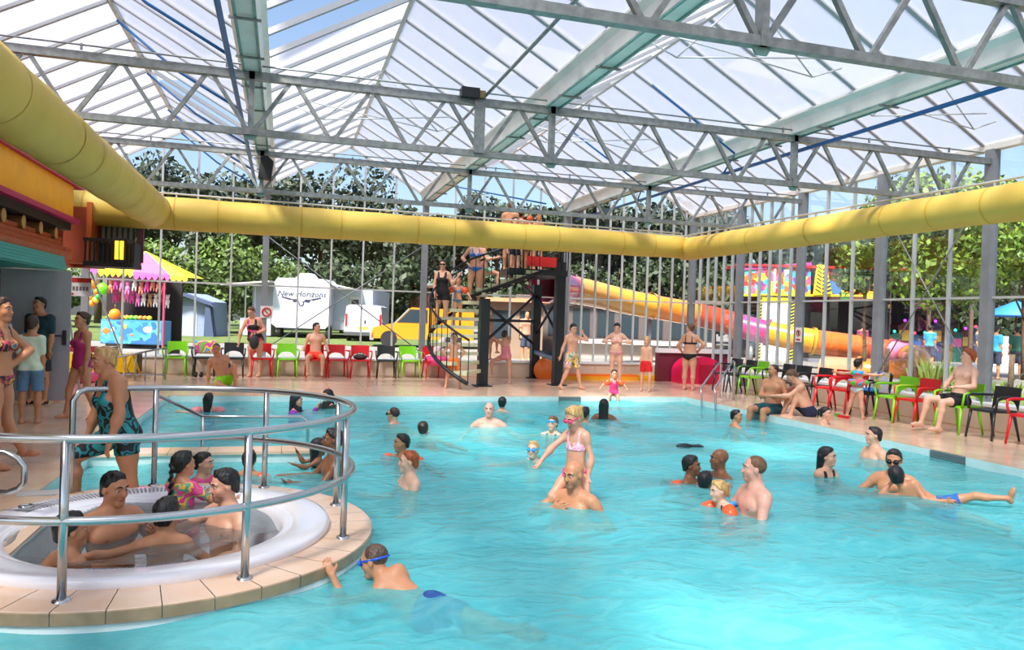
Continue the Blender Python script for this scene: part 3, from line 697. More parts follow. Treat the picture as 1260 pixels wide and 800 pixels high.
# ---- whirlpool guard rail
inox = mat('stainless', '#b9bcbd', .2, .92, var=.05, scale=3)
pb = [G(75, 740), G(299, 711), G(424, 662), G(415, 621), G(324, 600), G(189, 597), G(82, 605)]
RC, RRr = np.array([-.896, 6.05]), 1.442
def on_ring(a): return (RC[0]+RRr*math.cos(a), RC[1]+RRr*math.sin(a))
rail = thing('guard_rail', 'curved stainless steel guard rail around the round whirlpool island', 'railing', (RC[0], RC[1], 0))
angs = [math.atan2(p[1]-RC[1], p[0]-RC[0]) for p in pb]
aend = angs[6]; a0 = math.radians(-152)
def ringp(a, z): return (RRr*math.cos(a), RRr*math.sin(a), z)
for z in (.875, .43):
    pts = [ringp(a0+(aend-.07-a0)*i/80, z) for i in range(81)]
    if z > .8: pts += [ringp(aend-.03, z-.02), ringp(aend, z-.09), ringp(aend, .5), ringp(aend, 0)]
    MB().tube(pts, .025, 12).build('top_rail' if z > .8 else 'middle_rail', inox, rail)
for a in angs[:6]+[a0]:
    p = MB(); p.tube([ringp(a, 0), ringp(a, .875)], .024, 12)
    p.lathe([(.0, .012), (.045, .012), (.048, 0)], 16, ringp(a, 0)); p.build('post', inox, rail)
# second rail loop by the steps on the left
q = atD(30, 575, 5.6); hr = thing('handrail', 'rounded stainless handrail loop beside the whirlpool steps', 'railing', (q[0], q[1], 0))
Lx = np.array([-CR[0], -CR[1]])
zt, zb_ = atD(30, 556, 5.6)[2], atD(30, 607, 5.6)[2]
pts = [(Lx[0]*1.1, Lx[1]*1.1, zt+.03), (Lx[0]*.14, Lx[1]*.14, zt-.01), (Lx[0]*.05, Lx[1]*.05, zt-.05), (0, 0, zt-.11), (0, 0, zb_+.08), (Lx[0]*.04, Lx[1]*.04, zb_+.03), (Lx[0]*.12, Lx[1]*.12, zb_), (Lx[0]*1.1, Lx[1]*1.1, zb_-.02)]
MB().tube(pts, .022, 10).build('loop', inox, hr); MB().tube([(Lx[0]*.7, Lx[1]*.7, 0), (Lx[0]*.7, Lx[1]*.7, zt)], .022, 10).build('post', inox, hr)
# hand rail in the shallow pool
def poolrail(label, pts, legs, r=.02):
    t = thing('pool_handrail', label, 'railing', (pts[0][0], pts[0][1], 0)); o = np.array([pts[0][0], pts[0][1], 0])
    MB().tube([np.array(p)-o for p in pts], r, 10).build('rail', inox, t)
    for p, zb in legs: MB().tube([np.array(p)-o, np.array([p[0], p[1], zb])-o], r, 10).build('post', inox, t)
Yr = 9.9
p0 = atY(192, 486, 11.2); p1 = atY(250, 513, Yr); p2 = atY(371, 513, Yr); p3 = atY(379, 521, Yr)
poolrail('long stainless handrail sloping down into the shallow pool', [p0, p1, (p1+p2)/2, p2, p3-np.array([.012, 0, -.02]), p3, (p3[0], p3[1], WZ-.3)], [(p1, WZ-.4), (p0, 0)])
# rails at the far right pool corner
for i, (xt, yt_, xb, yb_) in enumerate(((884, 445, 862, 472), (901, 443, 879, 472))):
    Xp, Yp = 8.45+i*.42*0, 14.1
    top = atY(xt+1, yt_+1, 14.9-.55*i); bot = atY(xb, yb_+6, 14.2-.55*i)
    poolrail('%s stainless grab rail of the pool steps in the corner by the pink slide exit' % ('farther' if i == 0 else 'nearer'), [(bot[0]-.02, bot[1]-.15, -.6), (bot[0]-.01, bot[1]-.06, bot[2]-.12), bot, top, top+np.array([.07, .05, -.03]), top+np.array([.09, .07, -.12]), (top[0]+.09, top[1]+.07, .0)], [])
# ---- glazed walls
wallB = struct('wall_back'); wallR = struct('wall_right')
MB().box((-5.6, YB-.35, 0), (XR-1.4, YB+.1, .40)).build('plinth', beige_m, wallB); MB().box((-5.6, YB-.39, .40), (XR-1.4, YB+.14, .445)).build('plinth_cap', white_m, wallB)
for i in range(17): MB().box((-5.5+i*.93, YB-.362, .02), (-4.58+i*.93, YB-.349, .385)).build('panel', beige_m, wallB)
MB().box((XR-.35, -3, 0), (XR+.1, 16.6, .40)).build('plinth', beige_m, wallR); MB().box((XR-.39, -3, .40), (XR+.14, 16.6, .445)).build('plinth_cap', white_m, wallR)
for i in range(20): MB().box((XR-.362, -2.9+i*.98, .02), (XR-.349, -1.93+i*.98, .385)).build('panel', beige_m, wallR)
RAIL = 2.235
def roof_z(x):
    for i in range(5):
        if GX[i] <= x <= GX[i+1]:
            t = (x-GX[i])/BAY; return GUT+.2+(RIDGE-GUT-.2)*(1-abs(2*t-1))
    return EAVE
def mull(parent, p, top, w=.05, d=.07, name='mullion', m=None, zb=.44):
    MB().box((p[0]-w/2, p[1]-d/2, zb), (p[0]+w/2, p[1]+d/2, top)).build(name, m or steel_w, parent)
for gx in (-4.5, -.46, 3.58, 7.62): mull(wallB, (gx, YB), GUT, .15, .16, 'column', steel_d, 0)
mull(wallB, (XR, YB), EAVE, .17, .17, 'column', steel_d, 0)
xs = []
x = -5.31
while x < 7.7:
    xs.append(x); x += BAY/5
xs = [q for q in xs if q < 7.55]
dense = [7.72+.405*i for i in range(0, 10)]
for q in xs+dense: mull(wallB, (q, YB), roof_z(q)-.02, .042)
allx = xs+dense+[XR]
for q0, q1 in zip(allx, allx[1:]):
    for z0, z1 in ((.45, RAIL-.02), (RAIL+.02, 4.2)):
        MB().box((q0+.02, YB-.004, z0), (q1-.02, YB+.004, z1)).build('pane', wallpane_m, wallB)
    zt0, zt1 = roof_z(q0)-.06, roof_z(q1)-.06
    MB().prism([(q0+.02, 4.24), (q1-.02, 4.24), (q1-.02, zt1), (q0+.02, zt0)], YB-.004, YB+.004, 'y').build('pane', wallpane_m, wallB)
for z in (RAIL, 4.22): MB().box((-5.6, YB-.03, z-.02), (XR, YB+.03, z+.02)).build('rail', steel_w, wallB)
for i in range(5):
    gx0, gx1 = GX[i], GX[i+1]
    if gx1 < -5: continue
    gm = (gx0+gx1)/2; b = MB(); b.beam((max(gx0, -5.6), YB, roof_z(max(gx0, -5.6))), (gm, YB, RIDGE), .07, .12); b.beam((gm, YB, RIDGE), (gx1, YB, GUT+.2), .07, .12); b.build('gable_bar', steel_w, wallB)
for a, b_ in (((3.58, 3.5), (-.46, .6)), ((-.46, 3.5), (3.58, .6))): MB().tube([(a[0], YB-.06, a[1]), (b_[0], YB-.06, b_[1])], .014, 6).build('brace', steel, wallB)
cy = [-2.2+2.5*i for i in range(10)]
for q in cy[:9]: mull(wallR, (XR, q), EAVE-.02, .16, .17, 'column', steel_d, 0)
ys = []
for i, q in enumerate(cy[:-1]):
    n = 6 if q > 15 else 3
    for k in range(n): ys.append(q+2.5*k/n+(.12 if k == 0 else 0))
ys = [q for q in ys if q < YB]
for q in ys: mull(wallR, (XR+.03, q), EAVE-.03, .07, .042)
for q0, q1 in zip(ys, ys[1:]+[YB]):
    for z0, z1 in ((.45, RAIL-.02), (RAIL+.02, EAVE-.05)): MB().box((XR+.026, q0+.02, z0), (XR+.034, q1-.02, z1)).build('pane', wallpane_m, wallR)
for z in (RAIL,): MB().box((XR, -3, z-.02), (XR+.06, YB, z+.02)).build('rail', steel_w, wallR)
MB().box((XR-.06, -3, EAVE-.03), (XR+.1, YB+.1, EAVE+.10)).build('eave_beam', gutter_m, wallR)
for a, b_ in (((10.3, .6), (12.8, 4.2)), ((12.8, .6), (10.3, 4.2)), ((7.8, 2.2), (10.3, .45))): MB().tube([(XR-.05, a[0], a[1]), (XR-.05, b_[0], b_[1])], .014, 6).build('brace', steel, wallR)
# ---- roof: ridges run into the depth, sheets between glazing bars
ceil = struct('ceiling')
PW = MODY/3; Y0r = -6.0; NP = int(round((YB-Y0r)/PW)); PW = (YB-Y0r)/NP
SL = math.hypot(BAY/2, RIDGE-GUT-.2); SA = math.atan2(RIDGE-GUT-.2, BAY/2)
pane_me = MB().box((0.06, .025, -.008), (SL-.05, PW-.025, .008)).mesh('pane', roofpane_m)
bar_m = mat('bar_grey', '#a2a3a8', .5)
bar_me = MB().box((0, -.03, -.05), (SL, .03, .02)).mesh('glazing_bar', bar_m)
open_set = {(2, 0, 8), (2, 0, 9), (2, 0, 17), (2, 0, 18), (2, 0, 19), (3, 0, 15), (3, 0, 16), (3, 0, 22), (3, 0, 23), (1, 0, 15), (1, 1, 25), (1, 1, 26), (4, 0, 20), (4, 0, 21)}
for i in range(1, 5):
    gx0, gx1 = GX[i], GX[i+1]; gm = (gx0+gx1)/2
    for sd in (0, 1):
        for j in range(NP+1):
            y = Y0r+j*PW
            o = obj('glazing_bar', bar_me, ceil, (gx0 if sd == 0 else gx1, y, GUT+.2)); o.rotation_euler = (0, -SA, 0) if sd == 0 else (0, -(math.pi-SA), 0)
            if j < NP:
                if (i, sd, j) in open_set:
                    # open vent: hinged at the ridge side, lifted outwards
                    o = obj('pane', pane_me, ceil, (gm, y if sd else y+PW, RIDGE+.03)); o.rotation_euler = (0, -(math.pi-SA)+.5, 0) if sd == 0 else (0, SA-.5, 0)
                    if sd == 0: o.rotation_euler = (0, SA*0-.10, math.pi)
                    else: o.rotation_euler = (0, -.10, 0)
                    continue
                o = obj('pane', pane_me, ceil, (gx0 if sd == 0 else gx1, y if sd == 0 else y, GUT+.2))
                o.rotation_euler = (0, -SA, 0) if sd == 0 else (0, -(math.pi-SA), 0)
    MB().box((gm-.03, Y0r, RIDGE-.06), (gm+.03, YB, RIDGE+.03)).build('ridge_beam', steel_w, ceil)
for sd in (0, 1):      # far left bay over the themed building: wide closed sheets
    me_ = MB().box((0.02, .02, -.01), (SL-.02, 2.6, .01)).mesh('roof_panel', roofpane_m)
    for j in range(10):
        o = obj('roof_panel', me_, ceil, (GX[0] if sd == 0 else GX[1], Y0r+j*2.63, GUT+.2)); o.rotation_euler = (0, -SA, 0) if sd == 0 else (0, -(math.pi-SA), 0)
for gx in GX[1:5]:
    g = MB(); g.prism([(gx-.11, GUT), (gx+.11, GUT), (gx+.14, GUT+.17), (gx+.20, GUT+.24), (gx+.20, GUT+.27), (gx-.20, GUT+.27), (gx-.20, GUT+.24), (gx-.14, GUT+.17)], Y0r, YB, 'y'); g.build('gutter', gutter_m, ceil)
    [MB().box((gx+e-.015, Y0r, GUT-.02), (gx+e+.015, YB, GUT+.002)).build('gutter_edge', teal_m, ceil) for e in (-.10, .10)]
for yy in np.arange(Y0r+.6, YB, 1.25):
    for gx in GX[2:5]: MB().box((gx-.16, yy-.012, GUT-.05), (gx+.16, yy+.012, GUT-.024)).build('gutter_strap', steel, ceil)
# ---- trusses
TT, TB = 4.57, 3.86
def truss(Y, label):
    t = thing('roof_truss', label, 'truss', (0, Y, TB), 0, 'galvanised trusses across the hall')
    x0, x1 = -4.5-2.02, XR-.08; top, bot = TT-TB, 0.0
    MB().box((x0, -.05, top-.05), (x1, .05, top+.05)).build('top_chord', steel, t)
    MB().box((x0, -.045, bot-.04), (XR-.9 if Y > 6 else x1, .045, bot+.04)).build('bottom_chord', steel, t)
    me = {}
    for k in range(16*1+2):
        xb = GX[1]-2.02+k*1.01
        for sgn in (-1, 1):
            xt = xb+sgn*(.505-.035); xbn = xb+sgn*.045
            if xt > x1 or xt < x0 or xbn > XR-.7: continue
            if sgn not in me: me[sgn] = MB().beam((sgn*.045, 0, bot+.03), (sgn*(.505-.035), 0, top-.03), .048, .048, (0, 1, 0)).mesh('diagonal', steel)
            obj('diagonal', me[sgn], t, (xb, 0, 0))
    for gx in GX[1:5]:
        MB().box((gx-.035, -.05, bot-.04), (gx+.035, .05, top+.06)).build('post', steel, t)
        MB().prism([(gx-.13, bot+.04), (gx+.13, bot+.04), (gx+.05, bot-.10), (gx-.05, bot-.10)], -.012, .012, 'y').build('gusset', teal_m, t)
    b = MB(); b.tube([(x0, -.09, top+.11), (XR-.3, -.09, top+.11)], .012, 6); b.build('drive_rod', steel, t)
    for gx in np.arange(-4, 11.4, 1.62): MB().box((gx-.012, -.10, top+.05), (gx+.012, -.075, top+.13)).build('rod_clip', steel, t)
truss(5.3, 'galvanised steel roof truss spanning above the water, foremost of the row')
truss(10.3, 'galvanised steel roof truss carrying the black vent motor')
truss(15.3, 'galvanised steel roof truss close in front of the yellow back duct')
# thin tie rods inside the gables
for Y, i in ((8.6, 3), (13.6, 3), (13.6, 2), (9.8, 4)):
    if 1:
        gm = (GX[i]+GX[i+1])/2; b = MB()
        for s_ in (-1, 1):
            b.tube([(gm, Y, RIDGE-.08), (gm+s_*1.0, Y, TT+.35)], .011, 6); b.tube([(gm+s_*1.0, Y, TT+.35), (gm-s_*1.25, Y, RIDGE-.75)], .011, 6)
            b.tube([(gm+s_*1.0, Y, TT+.35), (gm+s_*1.45, Y, RIDGE-.86)], .011, 6)
        b.build('tie_rod', steel_w, ceil)
# vent motor and shafts
vm = thing('vent_motor', 'black vent motor on a grey steel plate fixed to the middle truss', 'motor', (2.42, 10.3, TB))
mp_ = atY(590, 112, 10.3)
vm.location = (mp_[0], 10.3, TB)
MB().box((-.075, -.075, 0), (.075, -.055, .78)).build('plate', steel, vm)
MB().box((-.28, -.16, .73), (-.03, .0, .86)).build('motor', mat('black_plastic', '#1b1b1d', .5), vm); MB().box((-.02, -.13, .74), (.06, .06, .84)).build('gearbox', mat('brass', '#8a7a52', .4, .6), vm)
MB().tube([(0.08, -8, .80), (.08, 5.2, .80)], .022, 8).build('shaft', steel, vm)
for gx, lab in ((-2.6, 'left'), (6.3, 'right')):
    pass
# blue pipes
def pipe(label, runs, r=.032):
    t = thing('water_pipe', label, 'pipe', runs[0][0]); o = np.array(runs[0][0])
    for i, pts in enumerate(runs): MB().tube([np.array(p)-o for p in pts], r if i == 0 else r*.6, 8).build('main_pipe' if i == 0 else 'branch_pipe', blue_m, t)
gx = GX[2]
pipe('blue water pipe hung beside the gutter over the whirlpool', [[(gx-.22, -5, 4.55), (gx-.22, YB-.3, 4.45)]]+[[(gx-.22, y, 4.52), (gx-1.1, y+.05, 5.0), (gx-1.9, y+.1, 5.62)] for y in (6.9, 9.4, 11.9, 14.4, 16.9, 19.0)])
gx = GX[4]
pipe('blue water pipe hung beside the gutter over the right pool edge', [[(gx+.16, -5, 4.42), (gx+.16, YB-.3, 4.42)]]+[[(gx+.16, y, 4.42), (gx-.1, y-.8, 4.62), (gx-1.8, y-.9, 5.6)] for y in (12.6, 16.2)]+[[(6.0, 17.5, 4.4), (4.2, 19.6, 5.0), (3.4, 19.7, 4.9)]])
# hall lamp / loudspeaker
q = atY(327, 207, 15.2); sp_ = thing('loudspeaker', 'black loudspeaker hanging below the gutter over the far deck', 'loudspeaker', q)
MB().prism([(-.13, -.2), (.10, -.22), (.14, .12), (.02, .22), (-.09, .18)], -.12, .12, 'y').build('cabinet', mat('black_plastic', '#1b1b1d', .5), sp_); MB().box((-.02, -.02, .15), (.02, .02, .5)).build('bracket', steel, sp_)
# ------------------------------------------------------------------ yellow fabric duct
duct_m = mat('duct_fabric', '#d3af48', .6, var=.05, scale=1.4, bump=.12, bscale=5, col2='#dcba55')
seam_m = mat('duct_seam', '#cf9c30', .7)
def duct(name, label, pts, rad, seams, cut=True):
    o = np.array(pts[0]); t = thing(name, label, 'duct', o, 0, 'yellow fabric air ducts')
    N = 48; L = np.linspace(0, 1, N); P = [np.array(pts[0])*(1-q)+np.array(pts[-1])*q-o for q in L] if len(pts) == 2 else [np.array(p)-o for p in pts]
    R = [rad[0]*(1-q)+rad[1]*q+.006*math.sin(q*70) for q in np.linspace(0, 1, len(P))]
    MB().tube(P, R, 28).build('sleeve', duct_m, t)
    a, b = np.array(pts[0])-o, np.array(pts[-1])-o; d = nrm(b-a); ln = np.linalg.norm(b-a)
    for k in range(1, seams):
        q = k/seams; c = a+(b-a)*q; r = rad[0]*(1-q)+rad[1]*q+.004
        MB().tube([c-d*.012, c+d*.012], r, 28, cap=False).build('seam', seam_m, t)
        MB().ell(tuple(c+np.array([0, 0, 0])+d*.1+np.array([-d[1]*-1*0, 0, 0])), .01, 6, 4)
    up = np.array([0, 0, 1.0]); MB().tube([a+up*(rad[0]+.07), b+up*(rad[1]+.07)], .018, 8).build('hanger_rail', steel_w, t)
    me = MB().box((-.012, -.012, 0), (.012, .012, .09)).mesh('hanger', steel_w)
    for k in range(seams+1):
        q = k/seams; c = a+(b-a)*q; obj('hanger', me, t, c+up*(rad[0]*(1-q)+rad[1]*q-.01))
duct('air_duct', 'long yellow fabric air duct running along the glazed back wall', [(-4.6, 16.9, 3.51), (9.34, 16.9, 3.495)], (.348, .274), 17)
duct('air_duct', 'yellow fabric air duct running along the right glazed wall', [(9.52, 16.9, 3.46), (9.54, -2, 3.37)], (.274, .248), 20)
duct('air_duct', 'thick yellow fabric air duct passing over the magenta and yellow building', [(-2.56, 2.0, 3.51), (-2.55, 16.6, 3.53)], (.348, .348), 15)
el = MB(); el.ell((0, 0, 0), (.30, .285, .28), 20, 14); tag(el.build('duct_elbow', duct_m, None, (9.46, 16.9, 3.47)), 'yellow fabric duct elbow in the corner of the glazed walls', 'duct')
# ------------------------------------------------------------------ themed building on the left
yel = mat('facade_yellow', '#f2a900', .55, var=.05, scale=3); mag = mat('facade_magenta', '#b3105e', .5); logm = mat('log_wood', '#9a6b3f', .7, var=.25, scale=9, stretch=(1, 6, 6)); logend = mat('log_end', '#c79a62', .8, var=.2, scale=30)
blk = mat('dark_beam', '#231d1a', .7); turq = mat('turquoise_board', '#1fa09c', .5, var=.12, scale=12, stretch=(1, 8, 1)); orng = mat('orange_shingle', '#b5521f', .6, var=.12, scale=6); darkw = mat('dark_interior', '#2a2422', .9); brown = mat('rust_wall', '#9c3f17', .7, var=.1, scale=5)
bd = thing('themed_building', 'yellow and magenta themed building with log ends and turquoise eave', 'building', (-3.66, 10, 0))
def L(x, y, z): return (x+3.66, y-10, z)
def bx(name, m, x0, x1, y0, y1, z0, z1): return MB().box(L(x0, y0, z0), L(x1, y1, z1)).build(name, m, bd)
bx('fascia', yel, -4.2, -3.68, 3, 15.55, 3.10, 3.77)
bx('top_trim', mag, -4.25, -3.60, 3, 15.95, 3.72, 3.80); bx('bottom_trim', mag, -4.25, -3.60, 3, 15.75, 3.06, 3.14)
bx('beam', blk, -4.3, -3.72, 3, 15.6, 2.93, 3.06); bx('beam', logm, -4.6, -3.95, 3, 15.2, 2.62, 2.72)
for i in range(14):
    y = 14.9-i*.86; b = MB(); b.tube([L(-4.5, y, 2.82), L(-3.78, y, 2.82)], .10, 12, cap=False); lg = b.build('log', logm, bd)
    MB().tube([L(-3.785, y, 2.82), L(-3.775, y, 2.82)], .099, 12).build('log_end', logend, lg)
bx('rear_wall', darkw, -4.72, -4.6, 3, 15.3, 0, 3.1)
# orange shingled pent roof and turquoise eave above the door
for r in range(4):
    for k in range(9):
        y = 11.1+k*.46+(.23 if r % 2 else 0); z0 = 2.40+r*.10; xx = -3.62-r*.085
        MB().box(L(xx-.10, y, z0), L(xx+.035, y+.45, z0+.11), Matrix.Rotation(.35, 3, 'Y')).build('shingle', orng, bd)
for k in range(5): bx('eave_board', turq, -3.60-.012*k, -3.52-.012*k, 10.9, 14.6, 2.18+k*.045, 2.22+k*.045)
for k in range(5): bx('eave_board', turq, -5.4, -3.55-.012*k, 10.84, 10.92, 2.18+k*.045, 2.22+k*.045)
bx('eave_soffit', turq, -5.4, -3.58, 10.92, 14.6, 2.16, 2.19)
# door leaf, frame and dark doorway
q = G(84, 494); dr = struct('door_1'); dr.location = (q[0], q[1], 0); dr.rotation_euler = (0, 0, math.radians(8))
MB().box((-.98, -.03, .02), (0, .03, 2.14)).build('leaf', mat('door_grey', '#a7a6ab', .5, var=.03), dr)
hd = MB(); hd.box((-.11, -.05, .93), (-.05, -.03, 1.17)); hd.build('handle_plate', mat('black_plastic', '#1b1b1d', .5), dr)
MB().tube([(-.08, -.05, 1.08), (-.08, -.09, 1.08), (-.22, -.09, 1.08)], .011, 8).build('handle', mat('black_plastic', '#1b1b1d', .5), dr)
for z in (.25, 1.1, 1.95): MB().box((-.99, -.045, z), (-.97, .0, z+.11)).build('hinge', steel, dr)
wl = struct('wall_left')
MB().box((-7.8, 14.9, 0), (-4.65, 15.0, 2.9)).build('infill', mat('brown_wall', '#5a4438', .8, var=.15), wl)
for x in (-5.25, -4.75): MB().box((x-.04, 13.2, 0), (x+.04, 13.28, 2.2)).build('door_jamb', white_m, wl)
MB().box((-5.3, 13.2, 2.16), (-4.7, 13.28, 2.24)).build('door_head', white_m, wl)
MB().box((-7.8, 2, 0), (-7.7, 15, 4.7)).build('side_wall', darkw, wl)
MB().box((-7.8, 13.6, 0), (-5.25, 13.7, 2.9)).build('partition', mat('brown_wall', '#5a4438', .8, var=.15), wl)
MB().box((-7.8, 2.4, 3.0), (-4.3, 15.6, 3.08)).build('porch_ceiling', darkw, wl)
# little rust-coloured upper storey with a balcony
hs_ = thing('balcony_house', 'rust-coloured upper storey with a black balcony and shuttered window', 'building', (-4.3, 17.0, .28))
def hb(name, m, lo, hi, par=None): return MB().box(lo, hi).build(name, m, par or hs_)
c0 = atY(89, 316, 17.0); c1 = atY(113, 316, 17.0)
hb('wall', brown, (-1.6, .05, 2.06), (.78, .45, 3.3)); hb('wall_pier', brown, (c0[0]+4.3-.05, -.5, 2.12), (c1[0]+4.3, .05, 3.2)); hb('corner_post', mat('orange_post', '#c4601f', .6), (c1[0]+4.3, -.52, 2.1), (c1[0]+4.3+.09, .02, 3.3))
wx = c1[0]+4.3+.15
hb('window_recess', mat('window_dark', '#2c302f', .3), (wx, .0, 2.3), (wx+.62, .05, 3.3))
for k in range(6): hb('shutter_slat', mat('shutter', '#7b867d', .6), (wx+.02+k*.1, -.03, 2.32), (wx+.075+k*.1, .0, 3.25))
hb('window_post', mat('violet_post', '#6b3a4b', .6), (wx+.66, -.04, 2.2), (wx+.78, .06, 3.3))
hb('balcony_floor', blk, (wx-.12, -.85, 2.06), (wx+.75, .05, 2.15))
for k in range(12): hb('baluster', blk, (wx-.10+k*.076, -.84, 2.15), (wx-.07+k*.076, -.81, 2.55))
hb('balcony_rail', blk, (wx-.12, -.86, 2.53), (wx+.75, -.79, 2.59)); hb('balcony_panel', blk, (wx+.71, -.84, 2.15), (wx+.75, .0, 2.55)); hb('balcony_panel', blk, (wx+.15, -.80, 2.15), (wx+.71, -.79, 2.5))
lt = thing('wall_lantern', 'lit lantern with yellow panes on the black balcony', 'lantern', (-4.3+wx+.52, 16.08, 2.43))
MB().box((-.09, -.06, 0), (.09, .06, .03)).build('base', blk, lt); MB().box((-.09, -.06, .42), (.09, .06, .46)).build('cap', blk, lt)
for x in (-.085, 0, .085): MB().box((x-.008, -.06, .03), (x+.008, -.045, .42)).build('bar', blk, lt)
for x in (-.043, .043): MB().box((x-.034, -.05, .05), (x+.034, -.04, .40)).build('pane', mat('lamp_pane', '#ffd23a', .4, emit='#ffc832', estr=1.2), lt)
sg = thing('hanging_sign', 'small white and red sign board under the balcony', 'sign', atY(98, 352, 17.05)-np.array([0, 0, .2])); sgl = MB()
MB().box((-.21, -.02, 0), (.21, .02, .36)).build('board', mat('sign_white', '#e9e2df', .5), sg); MB().box((-.21, -.024, .27), (.21, -.02, .36)).build('red_band', mat('sign_red', '#c8352a', .5), sg); MB().box((-.20, -.024, 0.02), (-.1, -.02, .06)).build('red_mark', mat('sign_red', '#c8352a', .5), sg)
for k in range(5): MB().box((-.12+k*.06, -.024, .11), (-.08+k*.06, -.02, .19)).build('letter_mark', mat('sign_grey', '#77706c', .5), sg)
for x in (-.42, .02): hb('orange_column', mat('orange_post', '#c4601f', .6), (x, -.05, -.28), (x+.12, .05, 2.1))
# ------------------------------------------------------------------ outside: ground, trees, vehicles, stalls
GO = .2
gnd = struct('floor')
asph = mat('asphalt', '#7d7873', .9, var=.12, scale=1.5); grass_m = mat('grass', '#56642c', .95, var=.3, scale=2.0, bump=.3)
MB().box((-60, YB+.25, -.4), (70, 110, GO)).build('outer_ground', asph, gnd); MB().box((XR+.25, -12, -.4), (70, YB+.25, GO)).build('outer_ground', asph, gnd)
MB().box((-60, 33.5, GO), (9, 110, GO+.03)).build('lawn', grass_m, gnd); MB().box((XR+1.2, 6, GO), (XR+5.2, 17, GO+.03)).build('lawn', grass_m, gnd)
LEAF = {}
def leafm(n, c1, c2): return mat('leaf_'+n, c1, .6, col2=c2, scale=2.2)
bark = mat('bark', '#5a4636', .9, var=.3, scale=12, bump=.5)
def tree(name, label, base, h, crown, mname, c1, c2, n=2200, leaf=.28, trunk=.16, cz=.62, seed=1, group=None, blobs=9, flat=1.0):
    r = np.random.default_rng(seed); t = thing(name, label, 'tree' if h > 2.6 else 'shrub', base, 0, group)
    tr = MB(); tz = h*cz
    tr.tube([(0, 0, -.1), (.1*trunk, .05, tz*.4), (-.1*trunk, .1, tz*.8), (0, 0, h*.9)], [trunk, trunk*.8, trunk*.6, trunk*.15], 8)
    cs = []
    for k in range(blobs):
        a = r.random()*6.28; q = r.random()**.5*.75; z = h-crown[1]*(.35+.9*r.random()); c = np.array([math.cos(a)*q*crown[0], math.sin(a)*q*crown[0], z]); cs.append((c, crown[0]*(.38+.25*r.random()), crown[1]*(.32+.2*r.random())*flat))
        if k < 5: tr.tube([(0, 0, max(tz*.5, c[2]-crown[1]*.7)), tuple(c*.6+np.array([0, 0, c[2]*.36])), tuple(c)], [trunk*.4, trunk*.25, trunk*.06], 5)
    tr.build('trunk', bark, t)
    idx = r.integers(0, len(cs), n); V_ = np.zeros((n*4, 3)); u = r.normal(size=(n, 3)); u /= np.linalg.norm(u, axis=1)[:, None]; rad = r.random(n)**.28
    C = np.array([c[0] for c in cs])[idx]; RX = np.array([c[1] for c in cs])[idx]; RZ = np.array([c[2] for c in cs])[idx]
    P = C+u*rad[:, None]*np.stack([RX, RX, RZ], 1)
    a = r.normal(size=(n, 3)); a /= np.linalg.norm(a, axis=1)[:, None]; b = np.cross(a, u+r.normal(size=(n, 3))*.5); b /= np.linalg.norm(b, axis=1)[:, None]+1e-9
    sz = leaf*(.6+.8*r.random(n))[:, None]
    V_[0::4] = P-a*sz; V_[1::4] = P-b*sz*.55; V_[2::4] = P+a*sz; V_[3::4] = P+b*sz*.55
    me = np_mesh('foliage', V_, np.arange(n*4).reshape(n, 4), leafm(mname, c1, c2)); me.polygons.foreach_set('use_smooth', np.zeros(n, bool)); o = obj('foliage', me, t); o['kind'] = 'stuff'
    return t
def gpt(x, D, z=GO): q = atD(x, 400, D); return (q[0], q[1], z)
def hz(y, x, D): return EYE+(392.4+.0329*(x-630)-y)*D/FPX      # height shown at image row y
# dark pines and broadleaf trees behind the back wall
specs = [(120, 58, 190, 4.5, 'pine'), (205, 62, 200, 5, 'pine'), (300, 56, 205, 4.5, 'pine'), (392, 60, 205, 5, 'pine'), (470, 58, 232, 4.5, 'pine'), (548, 66, 255, 4.5, 'pine'), (610, 62, 238, 4.2, 'pine'), (672, 66, 250, 4.2, 'pine'), (735, 58, 236, 4, 'pine'), (800, 62, 240, 4.5, 'pine'), (850, 58, 258, 4.2, 'pine'), (935, 60, 272, 4.5, 'pine'), (1015, 62, 285, 4.5, 'pine'), (1110, 60, 262, 4.5, 'pine'), (1190, 64, 262, 4.5, 'pine'), (20, 60, 200, 5, 'pine')]
PL = ['behind the balcony house', 'behind the toy stall awning', 'behind the bushy trees and the caravan awning', 'straight behind the winged caravan front', 'behind the white delivery van', 'behind the pale pink building', 'behind the spiral stair', 'behind the top of the slide tower', 'behind the pink start of the tube slide', 'behind the yellow tube section', 'behind the corner of the glazed walls', 'behind the hazard-striped booth', 'behind the painted booth panel', 'behind the arcade hall', 'behind the leafy tree by the right wall', 'behind the themed building']
for i, (x, D, ytop, cr, kd) in enumerate(specs):
    h = hz(ytop, x, D)-GO
    tree('pine_tree', 'tall dark pine with a broad crown '+PL[i], gpt(x, D), h, (cr, h*.40), 'pine', '#1c2815', '#2e3a20', 5200, .24, .28, .6, 10+i, 'pines beyond the hall', 10, .9)
for i, (x, D, ytop, cr) in enumerate([(172, 46, 282, 2.6), (225, 44, 292, 2.6), (275, 45, 288, 2.8), (322, 46, 306, 2.2), (20, 45, 290, 3.0)]):
    h = hz(ytop, x, D)-GO
    tree('leafy_bush', 'sunlit yellow-green bushy tree '+['behind the toy stall', 'behind the frame tent', 'between the tent and the caravan', 'behind the caravan awning', 'behind the balcony house'][i], gpt(x, D), h, (cr, h*.55), 'bush', '#374d16', '#5c7227', 4200, .17, .1, .4, 40+i, 'bushy trees behind the caravan', 10)
